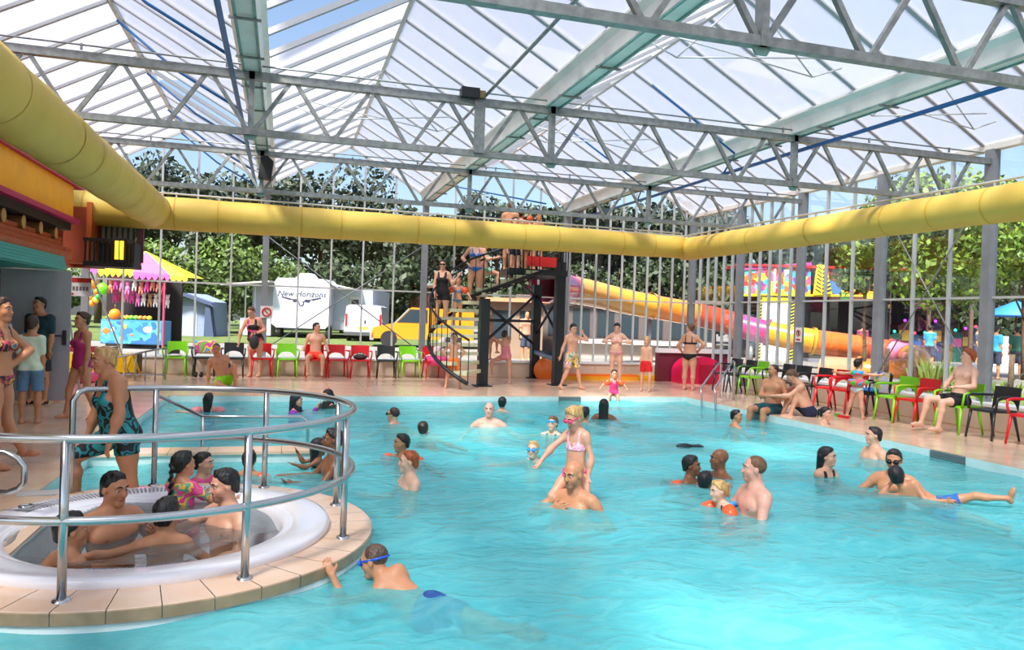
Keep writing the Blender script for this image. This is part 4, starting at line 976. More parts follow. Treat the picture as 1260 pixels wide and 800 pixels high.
for i, (x, D, ytop, cr) in enumerate([(420, 52, 318, 3.2), (505, 52, 316, 3.2), (590, 50, 322, 3.0), (690, 50, 330, 3), (760, 52, 320, 3.2), (830, 50, 322, 3), (880, 46, 330, 2.5), (905, 50, 322, 3.2), (1000, 48, 318, 3.2), (1060, 46, 316, 3.2), (1115, 48, 318, 3.2), (1170, 46, 316, 3.2), (1225, 48, 318, 3.2), (1275, 46, 312, 3.2)]):
    h = hz(ytop, x, D)-GO
    tree('hedge_tree', 'dark green understorey tree '+['behind the caravan', 'behind the orange van', 'behind the snack kiosk', 'behind the slide start', 'behind the yellow tube section', 'behind the orange tube section', 'behind the rust red tube section', 'beside the fair booth', 'behind the hazard gable of the booth', 'behind the painted booth panel', 'behind the arcade roof', 'behind the arcade machines', 'behind the grey column by the youth', 'behind the blue parasol'][i], gpt(x, D), h, (cr, h*.55), 'under', '#1d2a12', '#33431f', 3200, .22, .12, .4, 60+i, 'understorey trees below the pines', 9)
tree('plane_tree', 'leafy bright green tree just outside the right glazed wall', gpt(1165, 21), hz(205, 1165, 21)-GO, (2.1, 2.45), 'plane', '#3d5f18', '#788f2c', 6000, .10, .09, .5, 81, None, 14)
tree('plane_tree', 'bright green tree with sparse lower branches beside the fair booth', gpt(1066, 23.5), hz(285, 1066, 23.5)-GO, (.95, 1.35), 'plane', '#3d5f18', '#788f2c', 1100, .10, .07, .5, 82, None, 10)
tree('plane_tree', 'light green tree rising past the last grey column of the right wall', gpt(1262, 24), hz(215, 1262, 24)-GO, (2.0, 2.5), 'plane', '#3d5f18', '#788f2c', 4000, .11, .09, .5, 83, None, 10)
# ---- caravan
cw = mat('caravan_white', '#c2c3d4', .35, var=.02, scale=1); cg = mat('caravan_grey', '#a9b3bf', .4); tyre = mat('tyre', '#1d1c1c', .8); glassd = mat('vehicle_glass', '#2f3a42', .1)
D = 40; cv = thing('caravan', 'large white caravan with a winged emblem on its front', 'caravan', gpt(370, D), -.291+.02)
def pw(px): return px*D/FPX
MB().prism([(-pw(36), .75), (-pw(34), 2.9), (-pw(30), 3.15), (pw(28), 3.15), (pw(34), 2.9), (pw(34), .75), (pw(30), .55), (-pw(30), .55)], 0, 2.2, 'y').build('front', cw, cv)
MB().box((-pw(68), 1.1, .5), (pw(83), 7.5, 2.75)).build('body', cw, cv); MB().box((pw(36), 1.05, 1.0), (pw(82), 1.12, 2.65)).build('side_panel', cg, cv)
MB().box((pw(55), 1.0, 1.0), (pw(68), 1.08, 2.3)).build('door', mat('caravan_door', '#c9c8b0', .4), cv)
for q in range(3): MB().box((pw(57), .98, 1.2+q*.35), (pw(66), 1.0, 1.45+q*.35)).build('window', glassd, cv)
MB().prism([(-pw(34), .0), (-pw(92), -.25), (-pw(92), -.32), (-pw(34), -.08)], -.9, 1.2, 'y').build('awning', mat('awning_cloth', '#b9b4ad', .8), cv).location = (0, 0, 2.95)
MB().prism([(pw(34), .0), (pw(70), -.28), (pw(70), -.36), (pw(34), -.08)], -.6, 1.2, 'y').build('awning', mat('awning_cloth', '#b9b4ad', .8), cv).location = (0, 0, 2.95)
MB().prism([(-pw(10), 0), (pw(16), 0), (pw(10), .3), (-pw(4), .3)], .3, 1.0, 'y').build('roof_unit', cw, cv).location = (0, 0, 3.14)
MB().box((-pw(76), .2, .1), (-pw(38), 1.1, 1.0)).build('skirt', cw, cv)
for x in (-pw(70), -pw(45), -pw(58)): MB().box((x-.03, .2, 1.0), (x+.03, .26, 2.65)).build('pole', steel_w, cv)
for x in (-pw(30), pw(30)): MB().tube([(x, .4, .35), (x+.2, .4, .35)], .34, 14).build('wheel', tyre, cv)
navy = mat('emblem_navy', '#2b2a45', .5)
tx = text_mesh('New Horizons', .42, navy, 'lettering', cv, .25, .004); tx.rotation_euler = (math.pi/2, 0, 0); tx.location = (0, -.012, hz(362, 370, D)-GO)
eb = MB(); zz = hz(371, 370, D)-GO
for s_ in (-1, 1):
    eb.prism([(s_*.10, zz-.02), (s_*.22, zz+.12), (s_*.50, zz+.10), (s_*.40, zz-.06)][::s_], -.012, -.002, 'y'); eb.prism([(s_*.45, zz+.12), (s_*1.0, zz+.24), (s_*1.05, zz+.19), (s_*.6, zz+.06)][::s_], -.012, -.002, 'y')
eb.tube(arc((0, 0), .12, math.radians(-200), math.radians(60), 14, 0), .035, 6); n0 = len(eb.v)-15*6; eb.v[n0:] = [(p[0], -.01+p[2]*.2, zz-.10+p[1]) for p in eb.v[n0:]]
eb.build('emblem', navy, cv)
# ---- vans
def van(label, base, rz, col, w, h, l, rear=True):
    t = thing('van', label, 'van', base, rz); m = mat('van_'+label[:6], col, .3, coat=.3)
    if rear:
        MB().prism([(-w/2, .35), (w/2, .35), (w/2, h*.55), (w/2-.08, h-.08), (w/2-.25, h), (-w/2+.25, h), (-w/2+.08, h-.08), (-w/2, h*.55)], 0, l, 'y').build('body', m, t)
        for s_ in (-1, 1):
            MB().box((s_*.02 if s_ > 0 else -w/2+.12, -.02, .5), (w/2-.12 if s_ > 0 else -.02, .0, h-.25)).build('rear_door', m, t)
            MB().box((s_*(w/2-.09)-.05, -.03, h*.42), (s_*(w/2-.09)+.05, 0, h*.75)).build('tail_lamp', mat('tail_red', '#c2232a', .3), t)
            MB().tube([(s_*(w/2-.15)-.1, .9, .33), (s_*(w/2-.15)+.1, .9, .33)], .33, 14).build('wheel', tyre, t)
        MB().box((-.26, -.03, .62), (.26, -.01, .76)).build('number_plate', mat('plate_yellow', '#d8b93c', .5), t); MB().box((-w/2, -.06, .32), (w/2, .05, .5)).build('bumper', mat('bumper_dark', '#4a4a4c', .6), t)
        MB().box((.05, -.035, h*.5), (.12, -.01, h*.5+.16)).build('door_handle', mat('black_plastic', '#1b1b1d', .5), t)
    else:
        MB().prism([(-l/2, .38), (l/2, .38), (l/2, h-.05), (-l*.12, h), (-l*.27, h*.60), (-l/2+.05, h*.48)], -w/2, w/2, 'y').build('body', m, t)
        MB().prism([(-l*.255, h*.62), (-l*.13, h*.95), (l*.04, h*.95), (l*.04, h*.62)], -w/2-.01, -w/2+.005, 'y').build('side_window', glassd, t)
        MB().prism([(-l*.285, h*.60), (-l*.145, h*.975), (-l*.135, h*.975), (-l*.275, h*.60)], -w/2+.1, w/2-.1, 'y').build('windscreen', mat('screen_glass', '#8fb0c4', .1), t)
        for x in (-l*.33, l*.30): MB().tube([(x, -w/2-.02, .36), (x, -w/2+.2, .36)], .36, 16).build('wheel', tyre, t)
        MB().box((-l/2-.06, -w/2, .3), (-l/2+.1, w/2, .62)).build('bumper', mat('bumper_grey', '#8e9096', .5), t)
        for s_ in (-1, 1): MB().box((-l/2-.01, s_*(w/2-.2)-.15, .72), (-l/2+.12, s_*(w/2-.2)+.15, .95)).build('headlamp', mat('lamp_glass', '#dfe4e8', .1), t)
    return t
van('white delivery van seen from behind next to the caravan', gpt(447, 38), -.2, '#c0c0cc', 1.85, 1.85, 4.6)
van('orange van parked behind the grey column of the back wall', gpt(520, 34), -.15, '#d98a1e', 1.8, 1.75, 4.4, False)
# ---- low buildings
def shed(label, x0, x1, D, ytop, col, roof, depth=5, door=True, win=0):
    a, b = gpt(x0, D), gpt(x1, D); w = math.hypot(b[0]-a[0], b[1]-a[1]); h = hz(ytop, (x0+x1)/2, D)-GO
    t = thing('low_building', label, 'building', a, math.atan2(b[1]-a[1], b[0]-a[0])); MB().box((0, 0, 0), (w, depth, h)).build('wall', mat('shed_'+col, col, .8, var=.06, scale=2), t)
    MB().box((-.2, -.3, h), (w+.2, depth+.2, h+.14)).build('roof', mat('shedroof_'+roof, roof, .7), t)
    for k in range(win): MB().box((w*(k+.15)/max(win, 1), -.02, h*.35), (w*(k+.85)/max(win, 1), .03, h*.85)).build('window', glassd, t)
    return t, w, h
shed('pale pink flat-roofed building with a brick end behind the vans', 458, 536, 52, 356, '#d8bba6', '#b9a79b', 6)
shed('brick red lean-to next to the pale pink building', 500, 528, 50, 354, '#7d4a3c', '#5d3a30', 4)
shed('long dark grey pavilion behind the slide tower', 640, 880, 31, 371, '#5b4f4e', '#7a6a63', 5, win=8)
shed('white wall below the dark pavilion windows', 690, 870, 29.5, 424, '#c0b6af', '#e6ded8', .5)
shed('thatched snack kiosk behind the spiral stair', 600, 668, 27, 372, '#8f7765', '#c48a66', 3, win=2)
# ---- fair tent and toy stall (left)
tn = thing('frame_tent', 'blue-grey frame tent with an open front on the lawn', 'tent', gpt(230, 38), -.29); tm = mat('tent_cloth', '#7d8aa8', .8, var=.08); tm2 = mat('tent_dark', '#3f4a68', .8)
MB().prism([(-1.15, 0), (1.15, 0), (1.05, 1.75), (0, 2.15), (-1.05, 1.8)], 0, 2.4, 'y').build('canvas', tm, tn); MB().prism([(-1.25, 1.72), (0, 2.13), (1.35, 1.7), (1.5, 1.45), (1.35, 1.55), (0, 1.98), (-1.25, 1.55)], -.5, .02, 'y').build('canopy', tm2, tn)
MB().box((-.6, -.02, 0), (.5, .01, 1.5)).build('front_panel', mat('tent_light', '#9aa3bd', .8), tn); MB().prism([(1.0, 0), (1.5, 0), (1.25, 1.6), (1.05, 1.7)], -.4, .0, 'y').build('side_flap', tm2, tn)
st_ = gpt(165, 25.5); tb = thing('toy_stall', 'fairground toy stall with a pink and yellow striped awning', 'stall', st_, -.27)
sf = 25.5/FPX
def sx(px): return (px-165)*sf
def sz(y): return hz(y, 165, 25.5)-GO
pinka = mat('awning_pink', '#e05ab0', .6); yela = mat('awning_yellow', '#f2d22e', .6)
cols = [pinka, yela, pinka, yela]; edges = [110, 126, 168, 213, 234]
pk = (sx(160), 1.0, sz(306))
for k in range(4):
    a, b = edges[k], edges[k+1]; ya, yb_ = sz(332+(a-110)*.06), sz(332+(b-110)*.06)
    m_ = MB(); m_.add([(sx(a), -.35, ya), (sx(b), -.35, yb_), pk, (sx(a), -.35, ya-.04), (sx(b), -.35, yb_-.04), (pk[0], pk[1], pk[2]-.04)], [(0, 1, 2), (5, 4, 3), (0, 3, 4, 1), (1, 4, 5, 2), (2, 5, 3, 0)]); m_.build('awning_panel', cols[k], tb)
    n = max(2, int((b-a)/7))
    for j in range(n):
        xa, xb = sx(a)+(sx(b)-sx(a))*j/n, sx(a)+(sx(b)-sx(a))*(j+1)/n
        MB().prism([(xa, ya), (xb, yb_), (xb, yb_-.10), ((xa+xb)/2, yb_-.19), (xa, ya-.10)], -.37, -.345, 'y').build('valance_scallop', cols[k], tb)
MB().prism([(sx(213), sz(338)), (sx(234), sz(339)), pk[:1]+(pk[2],)], .9, 1.0, 'y').build('awning_end', yela, tb)
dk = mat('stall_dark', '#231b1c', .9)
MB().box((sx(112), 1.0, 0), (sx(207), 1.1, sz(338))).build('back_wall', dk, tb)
for x in (112, 205): MB().box((sx(x)-.03, -.3, 0), (sx(x)+.03, -.24, sz(336))).build('post', mat('post_pink', '#a2385c', .5), tb)
MB().box((sx(130), -.3, .15), (sx(204), .4, sz(394))).build('counter', mat('counter_blue', '#3f86b5', .5), tb)
sea = blotch('sea_print', ['#2f6ea5', '#3f8fc0', '#58b0cf', '#2b5f95'], 2.2); MB().box((sx(131), -.315, .17), (sx(203), -.302, sz(396))).build('counter_print', sea, tb)
for (x, y, rx, rz_, c) in ((137, 408, .13, .10, '#e8702a'), (145, 406, .06, .09, '#f0e2d0'), (187, 405, .16, .11, '#c9a6d8'), (160, 402, .05, .08, '#e8b52c'), (168, 412, .05, .05, '#e8702a'), (178, 415, .06, .04, '#2d8f6a'), (155, 416, .05, .05, '#e0b040')):
    b = MB(); b.ell((sx(x), -.316, sz(y)), (rx, .006, rz_), 12, 6); b.build('print_shape', mat('print_'+c, c, .5), tb)
for x in np.arange(134, 186, 5.5): b = MB(); b.ell((sx(x), 0, sz(391)), (.09, .09, .08), 8, 5); b.build('counter_toy', mat('toy_'+['y', 'o', 'g'][int(x) % 3], ['#e8c52c', '#e87a2c', '#7ab83c'][int(x) % 3], .5), tb)
hang = [(117, 352, .14, '#f07a1e'), (114, 362, .10, '#3f8fd8'), (122, 361, .10, '#f07a1e'), (120, 372, .1, '#e84a2a'), (116, 375, .11, '#f09a1e'), (129, 357, .19, '#6fe32c'), (124, 367, .10, '#38a83c'), (121, 371, .11, '#e8d33a'), (145, 388, .19, '#f0801e'), (113, 368, .1, '#e8a02c')]
for i, (x, y, r_, c) in enumerate(hang):
    b = MB(); b.ell((0, 0, 0), (r_, r_*.9, r_*1.05), 12, 8); b.tube([(0, 0, r_), (0, 0, r_+.15)], .006, 4)
    p = Matrix.Rotation(-.27, 3, 'Z') @ Vector((sx(x), -.2, sz(y))); cname = {'#f07a1e': 'orange', '#3f8fd8': 'blue', '#e84a2a': 'red', '#f09a1e': 'amber', '#6fe32c': 'bright green', '#38a83c': 'dark green', '#e8d33a': 'yellow', '#f0801e': 'large orange', '#e8a02c': 'golden'}[c]
    tag(b.build('balloon', mat('balloon_'+c, c, .25), None, (st_[0]+p.x, st_[1]+p.y, st_[2]+p.z)), cname+' balloon hanging at the toy stall', 'balloon', 'balloons at the toy stall')
r = np.random.default_rng(5)
toyc = [('pink', '#e879b5'), ('white and black', '#d8d2cc'), ('salmon', '#d8806a'), ('hot pink', '#e04aa0'), ('tan', '#b98a5c'), ('red', '#b8323a')]
for i in range(20):
    x = 136+(i % 10)*7.3+r.random()*2; y = 345+(i//10)*15+r.random()*6; cn, cc = toyc[int(r.integers(0, 6))]
    p = Matrix.Rotation(-.27, 3, 'Z') @ Vector((sx(x), -.12+.3*(i//10), sz(y))); t = thing('plush_toy', cn+' plush toy in the %s row of the toy stall' % ('front' if i < 10 else 'rear'), 'toy', (st_[0]+p.x, st_[1]+p.y, st_[2]+p.z), -.27, 'plush toys hanging in the toy stall'); m_ = mat('plush_'+cc, cc, .9)
    b = MB(); b.ell((0, 0, -.12), (.085, .07, .12), 8, 6); b.build('body', m_, t); b = MB(); b.ell((0, 0, .04), (.075, .07, .075), 8, 6); b.ell((-.06, 0, .1), .03, 6, 4); b.ell((.06, 0, .1), .03, 6, 4); b.build('head', m_, t)
    for s_ in (-1, 1): b = MB(); b.ell((s_*.05, -.03, -.26), (.03, .035, .09), 6, 5); b.build('leg', m_, t)
# yellow padded bench wall before the stall
q = gpt(165, 22.3, 0); yb = thing('padded_barrier', 'long yellow padded barrier with dark straps in front of the back wall', 'barrier', (q[0], YB-.75, 0), 0)
for k in range(2): MB().box((-.98+k*.99, -.2, .08), (-.0+k*.99, .2, .50)).build('pad', mat('pad_yellow', '#e8b80c', .4, var=.05), yb)
for k in range(3): MB().box((-.99+k*.97, -.21, .08), (-.94+k*.97, .21, .505)).build('strap', mat('strap_dark', '#3a3118', .6), yb)
for k in range(10): MB().box((-.97+k*.198, -.205, .49), (-.87+k*.198, .205, .51)).build('edge_check', mat('check_white', '#e9e2c8', .5), yb)
# ---- tube slide winding down outside
seg = [(670, 353, 21.4, '#d8508a'), (682, 354, 22.0, '#d8508a'), (700, 356, 23.2, '#f0a61e'), (735, 363, 25, '#f0a61e'), (768, 371, 26.3, '#f0a61e'), (800, 377, 27.2, '#e8801e'), (829, 382, 27.8, '#e8801e'), (856, 387, 28, '#b8411e'), (883, 393, 28, '#b8411e'), (905, 399, 28, '#c03a78'), (925, 405, 27.8, '#c03a78'), (944, 409, 27.6, '#e89a1e'), (962, 413, 27.4, '#e89a1e'), (1000, 420, 27, '#d86a2a'), (1030, 424, 27, '#d86a2a'), (1058, 428, 27, '#c8502f'), (1083, 432, 26.8, '#c8502f'), (1096, 434, 26.6, '#e08ab0'), (1109, 437, 26.2, '#e08ab0'), (1122, 440, 25.4, '#f0a61e'), (1128, 446, 24.4, '#f0a61e'), (1118, 456, 23.8, '#e8842a'), (1098, 462, 23.6, '#e8842a'), (1076, 466, 23.6, '#e8842a'), (1058, 468, 23.8, '#d88a6a'), (1035, 470, 24.2, '#d88a6a'), (1012, 472, 24.6, '#d88a6a')]
pts = [atD(a, b, c) for a, b, c, _ in seg]; pts = [np.array([p[0], p[1], max(p[2], GO+.1)]) for p in pts]
sl = thing('tube_slide', 'orange, yellow and magenta tube slide winding down outside the glazing', 'slide', (pts[0][0], pts[0][1], 0)); o0 = np.array([pts[0][0], pts[0][1], 0])
i = 0
cname = {'#d8508a': 'pink', '#f0a61e': 'yellow', '#e8801e': 'orange', '#b8411e': 'rust red', '#c03a78': 'magenta', '#e89a1e': 'amber', '#d86a2a': 'dark orange', '#c8502f': 'brick', '#e08ab0': 'light pink', '#e8842a': 'orange', '#d88a6a': 'salmon', '#d8709a': 'rose'}
def sp(a, b, c, d, t): return .5*((2*b)+(-a+c)*t+(2*a-5*b+4*c-d)*t*t+(-a+3*b-3*c+d)*t**3)
while i < len(seg)-1:
    j = i
    while j+1 < len(seg) and seg[j+1][3] == seg[i][3]: j += 1
    e = min(j+1, len(seg)-1); path = []
    for k in range(i, e):
        a, b, c, d = pts[max(k-1, 0)], pts[k], pts[k+1], pts[min(k+2, len(pts)-1)]
        for q in range(5): path.append(sp(a, b, c, d, q/5)-o0)
    path.append(pts[e]-o0)
    w = .43
    MB().tube(path, w, 20, cap=False).build('tube_section', mat('slide_'+seg[i][3], seg[i][3], .25, coat=.4, var=.06, scale=1), sl)
    dd = nrm(path[0]-path[1]) if len(path) > 1 else np.array([1, 0, 0])
    MB().tube([path[0]-dd*.05, path[0]+dd*.05], w+.06, 20, cap=False).build('flange', mat('slide_'+seg[max(i-1, 0)][3], seg[max(i-1, 0)][3], .25), sl)
    i = e
for x, y, D_ in ((800, 377, 27.2), (925, 405, 27.8), (1030, 424, 27)):
    p = atD(x, y, D_)-o0; MB().tube([(p[0], p[1], GO), (p[0], p[1], p[2]-.5)], .08, 8).build('support', steel_d, sl)
# ---- fair booth on the right
red = mat('booth_red', '#b3242a', .5); hazy = mat('hazard_yellow', '#f0e21a', .5); hazk = mat('hazard_black', '#24221c', .6)
art = blotch('booth_art', ['#e03a2e', '#f0c52c', '#3fa0c8', '#e85a8a', '#f2e04a', '#7a3a8a', '#e8702a', '#5ac0b0'], 4.6, kind='vor'); art2 = blotch('booth_art2', ['#7a2a22', '#b3502a', '#3a6aa0', '#3fae4a', '#d8a02c', '#602a1c'], 2.0, kind='vor')
DB = 33.0; bt = thing('fair_booth', 'colourful fairground booth with hazard-striped gables and painted fascia', 'booth', gpt(960, DB), -.34); f0 = DB/FPX
def fx(px): return (px-960)*f0
def fz(y): return hz(y, 960, DB)-GO
def fb(name, m, x0, x1, y0, y1, z0, z1): return MB().box((fx(x0), y0, fz(z0)), (fx(x1), y1, fz(z1))).build(name, m, bt)
MB().prism([(fx(912), fz(366)), (fx(995), fz(363)), (fx(995), fz(326)), (fx(975), fz(326)), (fx(912), fz(334))], 0, .15, 'y').build('painted_fascia', art, bt)
MB().prism([(fx(912), fz(334)), (fx(995), fz(326)), (fx(995), fz(322)), (fx(912), fz(331))], -.05, .2, 'y').build('fascia_top', mat('booth_pink', '#e0489a', .5), bt)
MB().prism([(fx(912), fz(366)), (fx(1060), fz(362)), (fx(1060), fz(360)), (fx(912), fz(363))], -.06, .0, 'y').build('fascia_lights', hazy, bt)
#tx = text_mesh('ATTRACTION', 1.05, mat('art_white', '#f4e9e0', .5), 'lettering', bt); tx.rotation_euler = (math.pi/2, 0, 0); tx.location = (fx(955), -.02, fz(347)); bpy.data.objects.remove(tx)   # letters in the photograph cannot be read
tri = MB(); tri.prism([(fx(962), fz(332)), (fx(972), fz(330)), (fx(968), fz(336)), (fx(963), fz(340))], -.03, .0, 'y'); tri.build('painted_peak', mat('art_white', '#f4e9e0', .5), bt)
MB().box((fx(950), -.03, fz(360)), (fx(952.5), 0, fz(330))).build('painted_post', mat('art_white', '#f4e9e0', .5), bt)
b_ = shed  # booth body
MB().box((fx(910), 1.5, 0), (fx(1110), 1.7, fz(330))).build('back_wall', mat('booth_dark', '#241a1c', .9), bt); MB().box((fx(905), -.1, fz(329)), (fx(1110), 2.2, fz(326))).build('roof', red, bt)
fb('ticket_panel', mat('panel_white', '#ece6e2', .5), 934, 971, -.12, .3, 452, 373); fb('ticket_header', hazy, 934, 971, -.13, .3, 373, 366)
for k in range(14): MB().prism([(fx(934+k*2.7), fz(366.5)), (fx(936+k*2.7), fz(366.5)), (fx(936.8+k*2.7), fz(364)), (fx(934.8+k*2.7), fz(364))], -.14, -.12, 'y').build('header_stripe', hazk, bt)
def hazard(x0, x1, yt, yb, slant=3):
    fb('hazard_post', hazy, x0, x1, -.16, -.05, yb, yt)
    n = int((yb-yt)/4)
    for k in range(n):
        y = yt+k*4+1.5; MB().prism([(fx(x0), fz(y)), (fx(x1), fz(y-slant)), (fx(x1), fz(y-slant+1.8)), (fx(x0), fz(y+1.8))][::-1], -.18, -.16, 'y').build('hazard_stripe', hazk, bt)
hazard(932, 936, 368, 448); hazard(969, 976, 368, 448)
hazard(905, 909, 334, 367, 1.5)
MB().prism([(fx(998), fz(362)), (fx(1019), fz(360)), (fx(1011), fz(325)), (fx(1001), fz(325))], -.2, 0, 'y').build('hazard_gable', hazy, bt)
for k in range(7):
    y = 358-k*4.6
    MB().prism([(fx(1007), fz(y)), (fx(1018-k*1.2), fz(y-4)), (fx(1018-k*1.2), fz(y-2)), (fx(1007), fz(y+2))][::-1], -.22, -.2, 'y').build('hazard_stripe', hazk, bt)
    MB().prism([(fx(999+k*.4), fz(y-4)), (fx(1006), fz(y)), (fx(1006), fz(y+1.4)), (fx(999+k*.4), fz(y-2.6))][::-1], -.22, -.2, 'y').build('hazard_stripe', hazk, bt)
MB().prism([(fx(1016), fz(366)), (fx(1075), fz(366)), (fx(1075), fz(326)), (fx(1014), fz(330))], .0, .15, 'y').build('painted_panel', art2, bt)
lights = [mat('bulb_red', '#ff5a6a', .4, emit='#ff3a55', estr=1.5), mat('bulb_teal', '#40e0c0', .4, emit='#30e0b8', estr=1.5), mat('bulb_violet', '#c050ff', .4, emit='#b040ff', estr=1.5)]
fb('counter', mat('counter_grey', '#6b6a78', .5), 990, 1215, -.5, .2, 458, 440)
bulb = [MB().ell((0, 0, 0), .075, 8, 5).mesh('bulb', m) for m in lights]
for k in range(46): obj('bulb', bulb[0 if (k//4) % 3 else 1], bt, (fx(996+k*4.6), -.53, fz(448)))
# arcade behind the slide: dark hall with lit machines
ac = thing('arcade_hall', 'dark open arcade hall with coloured lights beyond the slide', 'building', gpt(1120, 36), -.36); f1 = 36/FPX
def ax(px): return (px-1120)*f1
def az(y): return hz(y, 1120, 36)-GO
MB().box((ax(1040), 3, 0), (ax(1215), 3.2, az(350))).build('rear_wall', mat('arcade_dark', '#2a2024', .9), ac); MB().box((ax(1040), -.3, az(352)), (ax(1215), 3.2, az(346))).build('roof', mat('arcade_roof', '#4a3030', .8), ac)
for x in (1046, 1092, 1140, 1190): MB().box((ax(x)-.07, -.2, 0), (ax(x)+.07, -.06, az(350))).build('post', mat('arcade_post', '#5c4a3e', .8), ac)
r = np.random.default_rng(11); mcol = ['#22405f', '#54202f', '#36244c', '#6a4420', '#1c4a44', '#5f2020']
for k in range(13):
    x = 1048+k*12.4; h_ = 1.1+r.random()*.7; t = thing('arcade_machine', '%s arcade machine standing in the dark arcade hall' % ['blue', 'crimson', 'violet', 'amber', 'teal', 'red'][k % 6], 'machine', gpt(x, 37.5), -.36, 'machines in the arcade hall'); m_ = mat('arcade_%d' % (k % 6), mcol[k % 6], .5)
    MB().prism([(-.35, 0), (.35, 0), (.35, h_), (.1, h_+.15), (-.35, h_*.95), (-.2, h_*.6)], -.33, .33, 'y').build('cabinet', m_, t)
    MB().box((-.28, -.345, h_*.55), (.28, -.335, h_*.85)).build('screen', mat('screen_%d' % (k % 3), ['#28507f', '#7f3860', '#7f6830'][k % 3], .3, emit=['#3080ff', '#ff50b0', '#ffc040'][k % 3], estr=.12), t)
    obj('lamp', bulb[k % 3], t, (0, -.3, h_+.2))
# blue parasol, white counter, passers-by region on the far right
pa = thing('parasol', 'bright blue parasol over a stall outside the right wall', 'parasol', gpt(1250, 34)); MB().lathe([(0, 2.95), (1.4, 2.3), (1.4, 2.22), (0, 2.85)], 8).build('canopy', mat('parasol_blue', '#2a78d8', .6), pa); MB().tube([(0, 0, 0), (0, 0, 2.9)], .04, 8).build('pole', bark, pa)
tag(MB().box((-1.5, -.4, 0), (1.5, .4, 1.35)).build('snack_counter', mat('counter_white', '#e6e0e0', .5), None, gpt(1262, 30), -.3), 'white counter outside near the blue parasol', 'counter')
# fence posts and grass tufts near the right wall
PB = ['between the slide bend and the leafy tree', 'behind the red armchair beside the youth', 'behind the seated youth', 'behind the black armchair beside the youth', 'in front of the light pink tube section']
for i, (x, D_) in enumerate(((1128, 17.5), (1166, 17.0), (1208, 16.5), (1246, 16.0), (1092, 18))):
    q = gpt(x, D_); tag(MB().tube([(q[0], q[1], GO), (q[0]+.02, q[1], GO+1.0)], .055, 8).build('fence_post', bark), 'rough wooden fence post outside '+PB[i], 'post', 'wooden posts outside the right wall')
def tuft(x, D_, h_, lab, c='#5f7a32'):
    q = gpt(x, D_); t = MB()
    for k in range(38):
        a = random.random()*6.28; r_ = random.random()*.18; d = (math.cos(a)*.28*h_, math.sin(a)*.28*h_); p = (math.cos(a)*r_, math.sin(a)*r_)
        t.add([(p[0]-.012, p[1], 0), (p[0]+.012, p[1], 0), (p[0]+d[0]*.5, p[1]+d[1]*.5, h_*.65), (p[0]+d[0], p[1]+d[1], h_*(.7+.3*random.random()))], [(0, 1, 2), (0, 2, 3)])
    tag(t.build('grass_tuft', leafm('tuft', c, '#8a9a4a'), None, q), lab, 'grass', 'ornamental grasses outside the right wall')
GB = ['by the slide bend', 'before the arcade counter', 'below the leafy tree', 'behind the red armchair beside the youth', 'behind the seated youth', 'behind the black armchair beside the youth']
for i, (x, D_, h_) in enumerate(((1136, 17.8, .8), (1150, 17.4, .9), (1160, 18, .8), (1185, 17, .6), (1230, 16.5, .5), (1250, 16.2, .5))): tuft(x, D_, h_, 'spiky ornamental grass clump outside '+GB[i])
# ------------------------------------------------------------------ chairs
def make_chair(colname, col):
    m = mat('chair_'+colname, col, .35)
    t = thing('armchair', 'x', 'chair')
    b = MB(); n = 10
    pr = [(-.23, -.22), (.23, -.22), (.24, .0), (.21, .20), (.12, .23), (-.12, .23), (-.21, .20), (-.24, 0)]
    b.prism(pr, .42, .455); b.build('seat', m, t)
    # backrest: curved panel with an arched opening at its foot
    b = MB()
    cols_ = 11; rows = []
    for i in range(cols_):
        u = -1+2*i/(cols_-1); x = u*.225; zlo = .50+.10*math.sqrt(max(0, 1-(u/.82)**2)) if abs(u) < .82 else .455; y = -.235-.03*(1-u*u)
        rows.append((x, y, zlo))
    vv = []; fs = []
    for x, y, zl in rows:
        for z in (zl, .80):
            lean = -(z-.45)*.16
            vv += [(x, y+lean, z), (x, y+lean-.022, z)]
    for i in range(cols_-1):
        a = i*4; c = a+4
        fs += [(a, c, c+2, a+2), (a+1, a+3, c+3, c+1), (a, a+1, c+1, c), (a+2, c+2, c+3, a+3)]
    fs += [(0, 2, 3, 1), ((cols_-1)*4, (cols_-1)*4+1, (cols_-1)*4+3, (cols_-1)*4+2)]
    b.add(vv, fs); b.build('backrest', m, t)
    for s_ in (-1, 1):
        b = MB(); b.tube([(s_*.235, .19, .44), (s_*.265, .20, .56), (s_*.27, .19, .645), (s_*.27, .12, .66), (s_*.265, -.1, .66), (s_*.245, -.27, .655)], [.019, .018, .018, .021, .021, .018], 8); b.build('armrest', m, t)
        b = MB(); b.tube([(s_*.21, .18, .43), (s_*.235, .24, 0)], [.024, .016], 8); b.build('leg', m, t)
        b = MB(); b.tube([(s_*.20, -.19, .44), (s_*.225, -.29, 0)], [.024, .016], 8); b.build('leg', m, t)
    return t
CH = {'green': make_chair('green', '#86d61c'), 'red': make_chair('red', '#d8121c'), 'black': make_chair('black', '#232427')}
CHUSED = {}
def chair(col, loc, rz, label, group):
    src = CH[col]
    if CHUSED.get(col): t = copy_tree(src)
    else: t = src; CHUSED[col] = 1
    t.location = (float(loc[0]), float(loc[1]), 0); t.rotation_euler = (0, 0, rz); t['label'] = label; t['group'] = group; t['category'] = 'chair'; return t
YC = 19.5
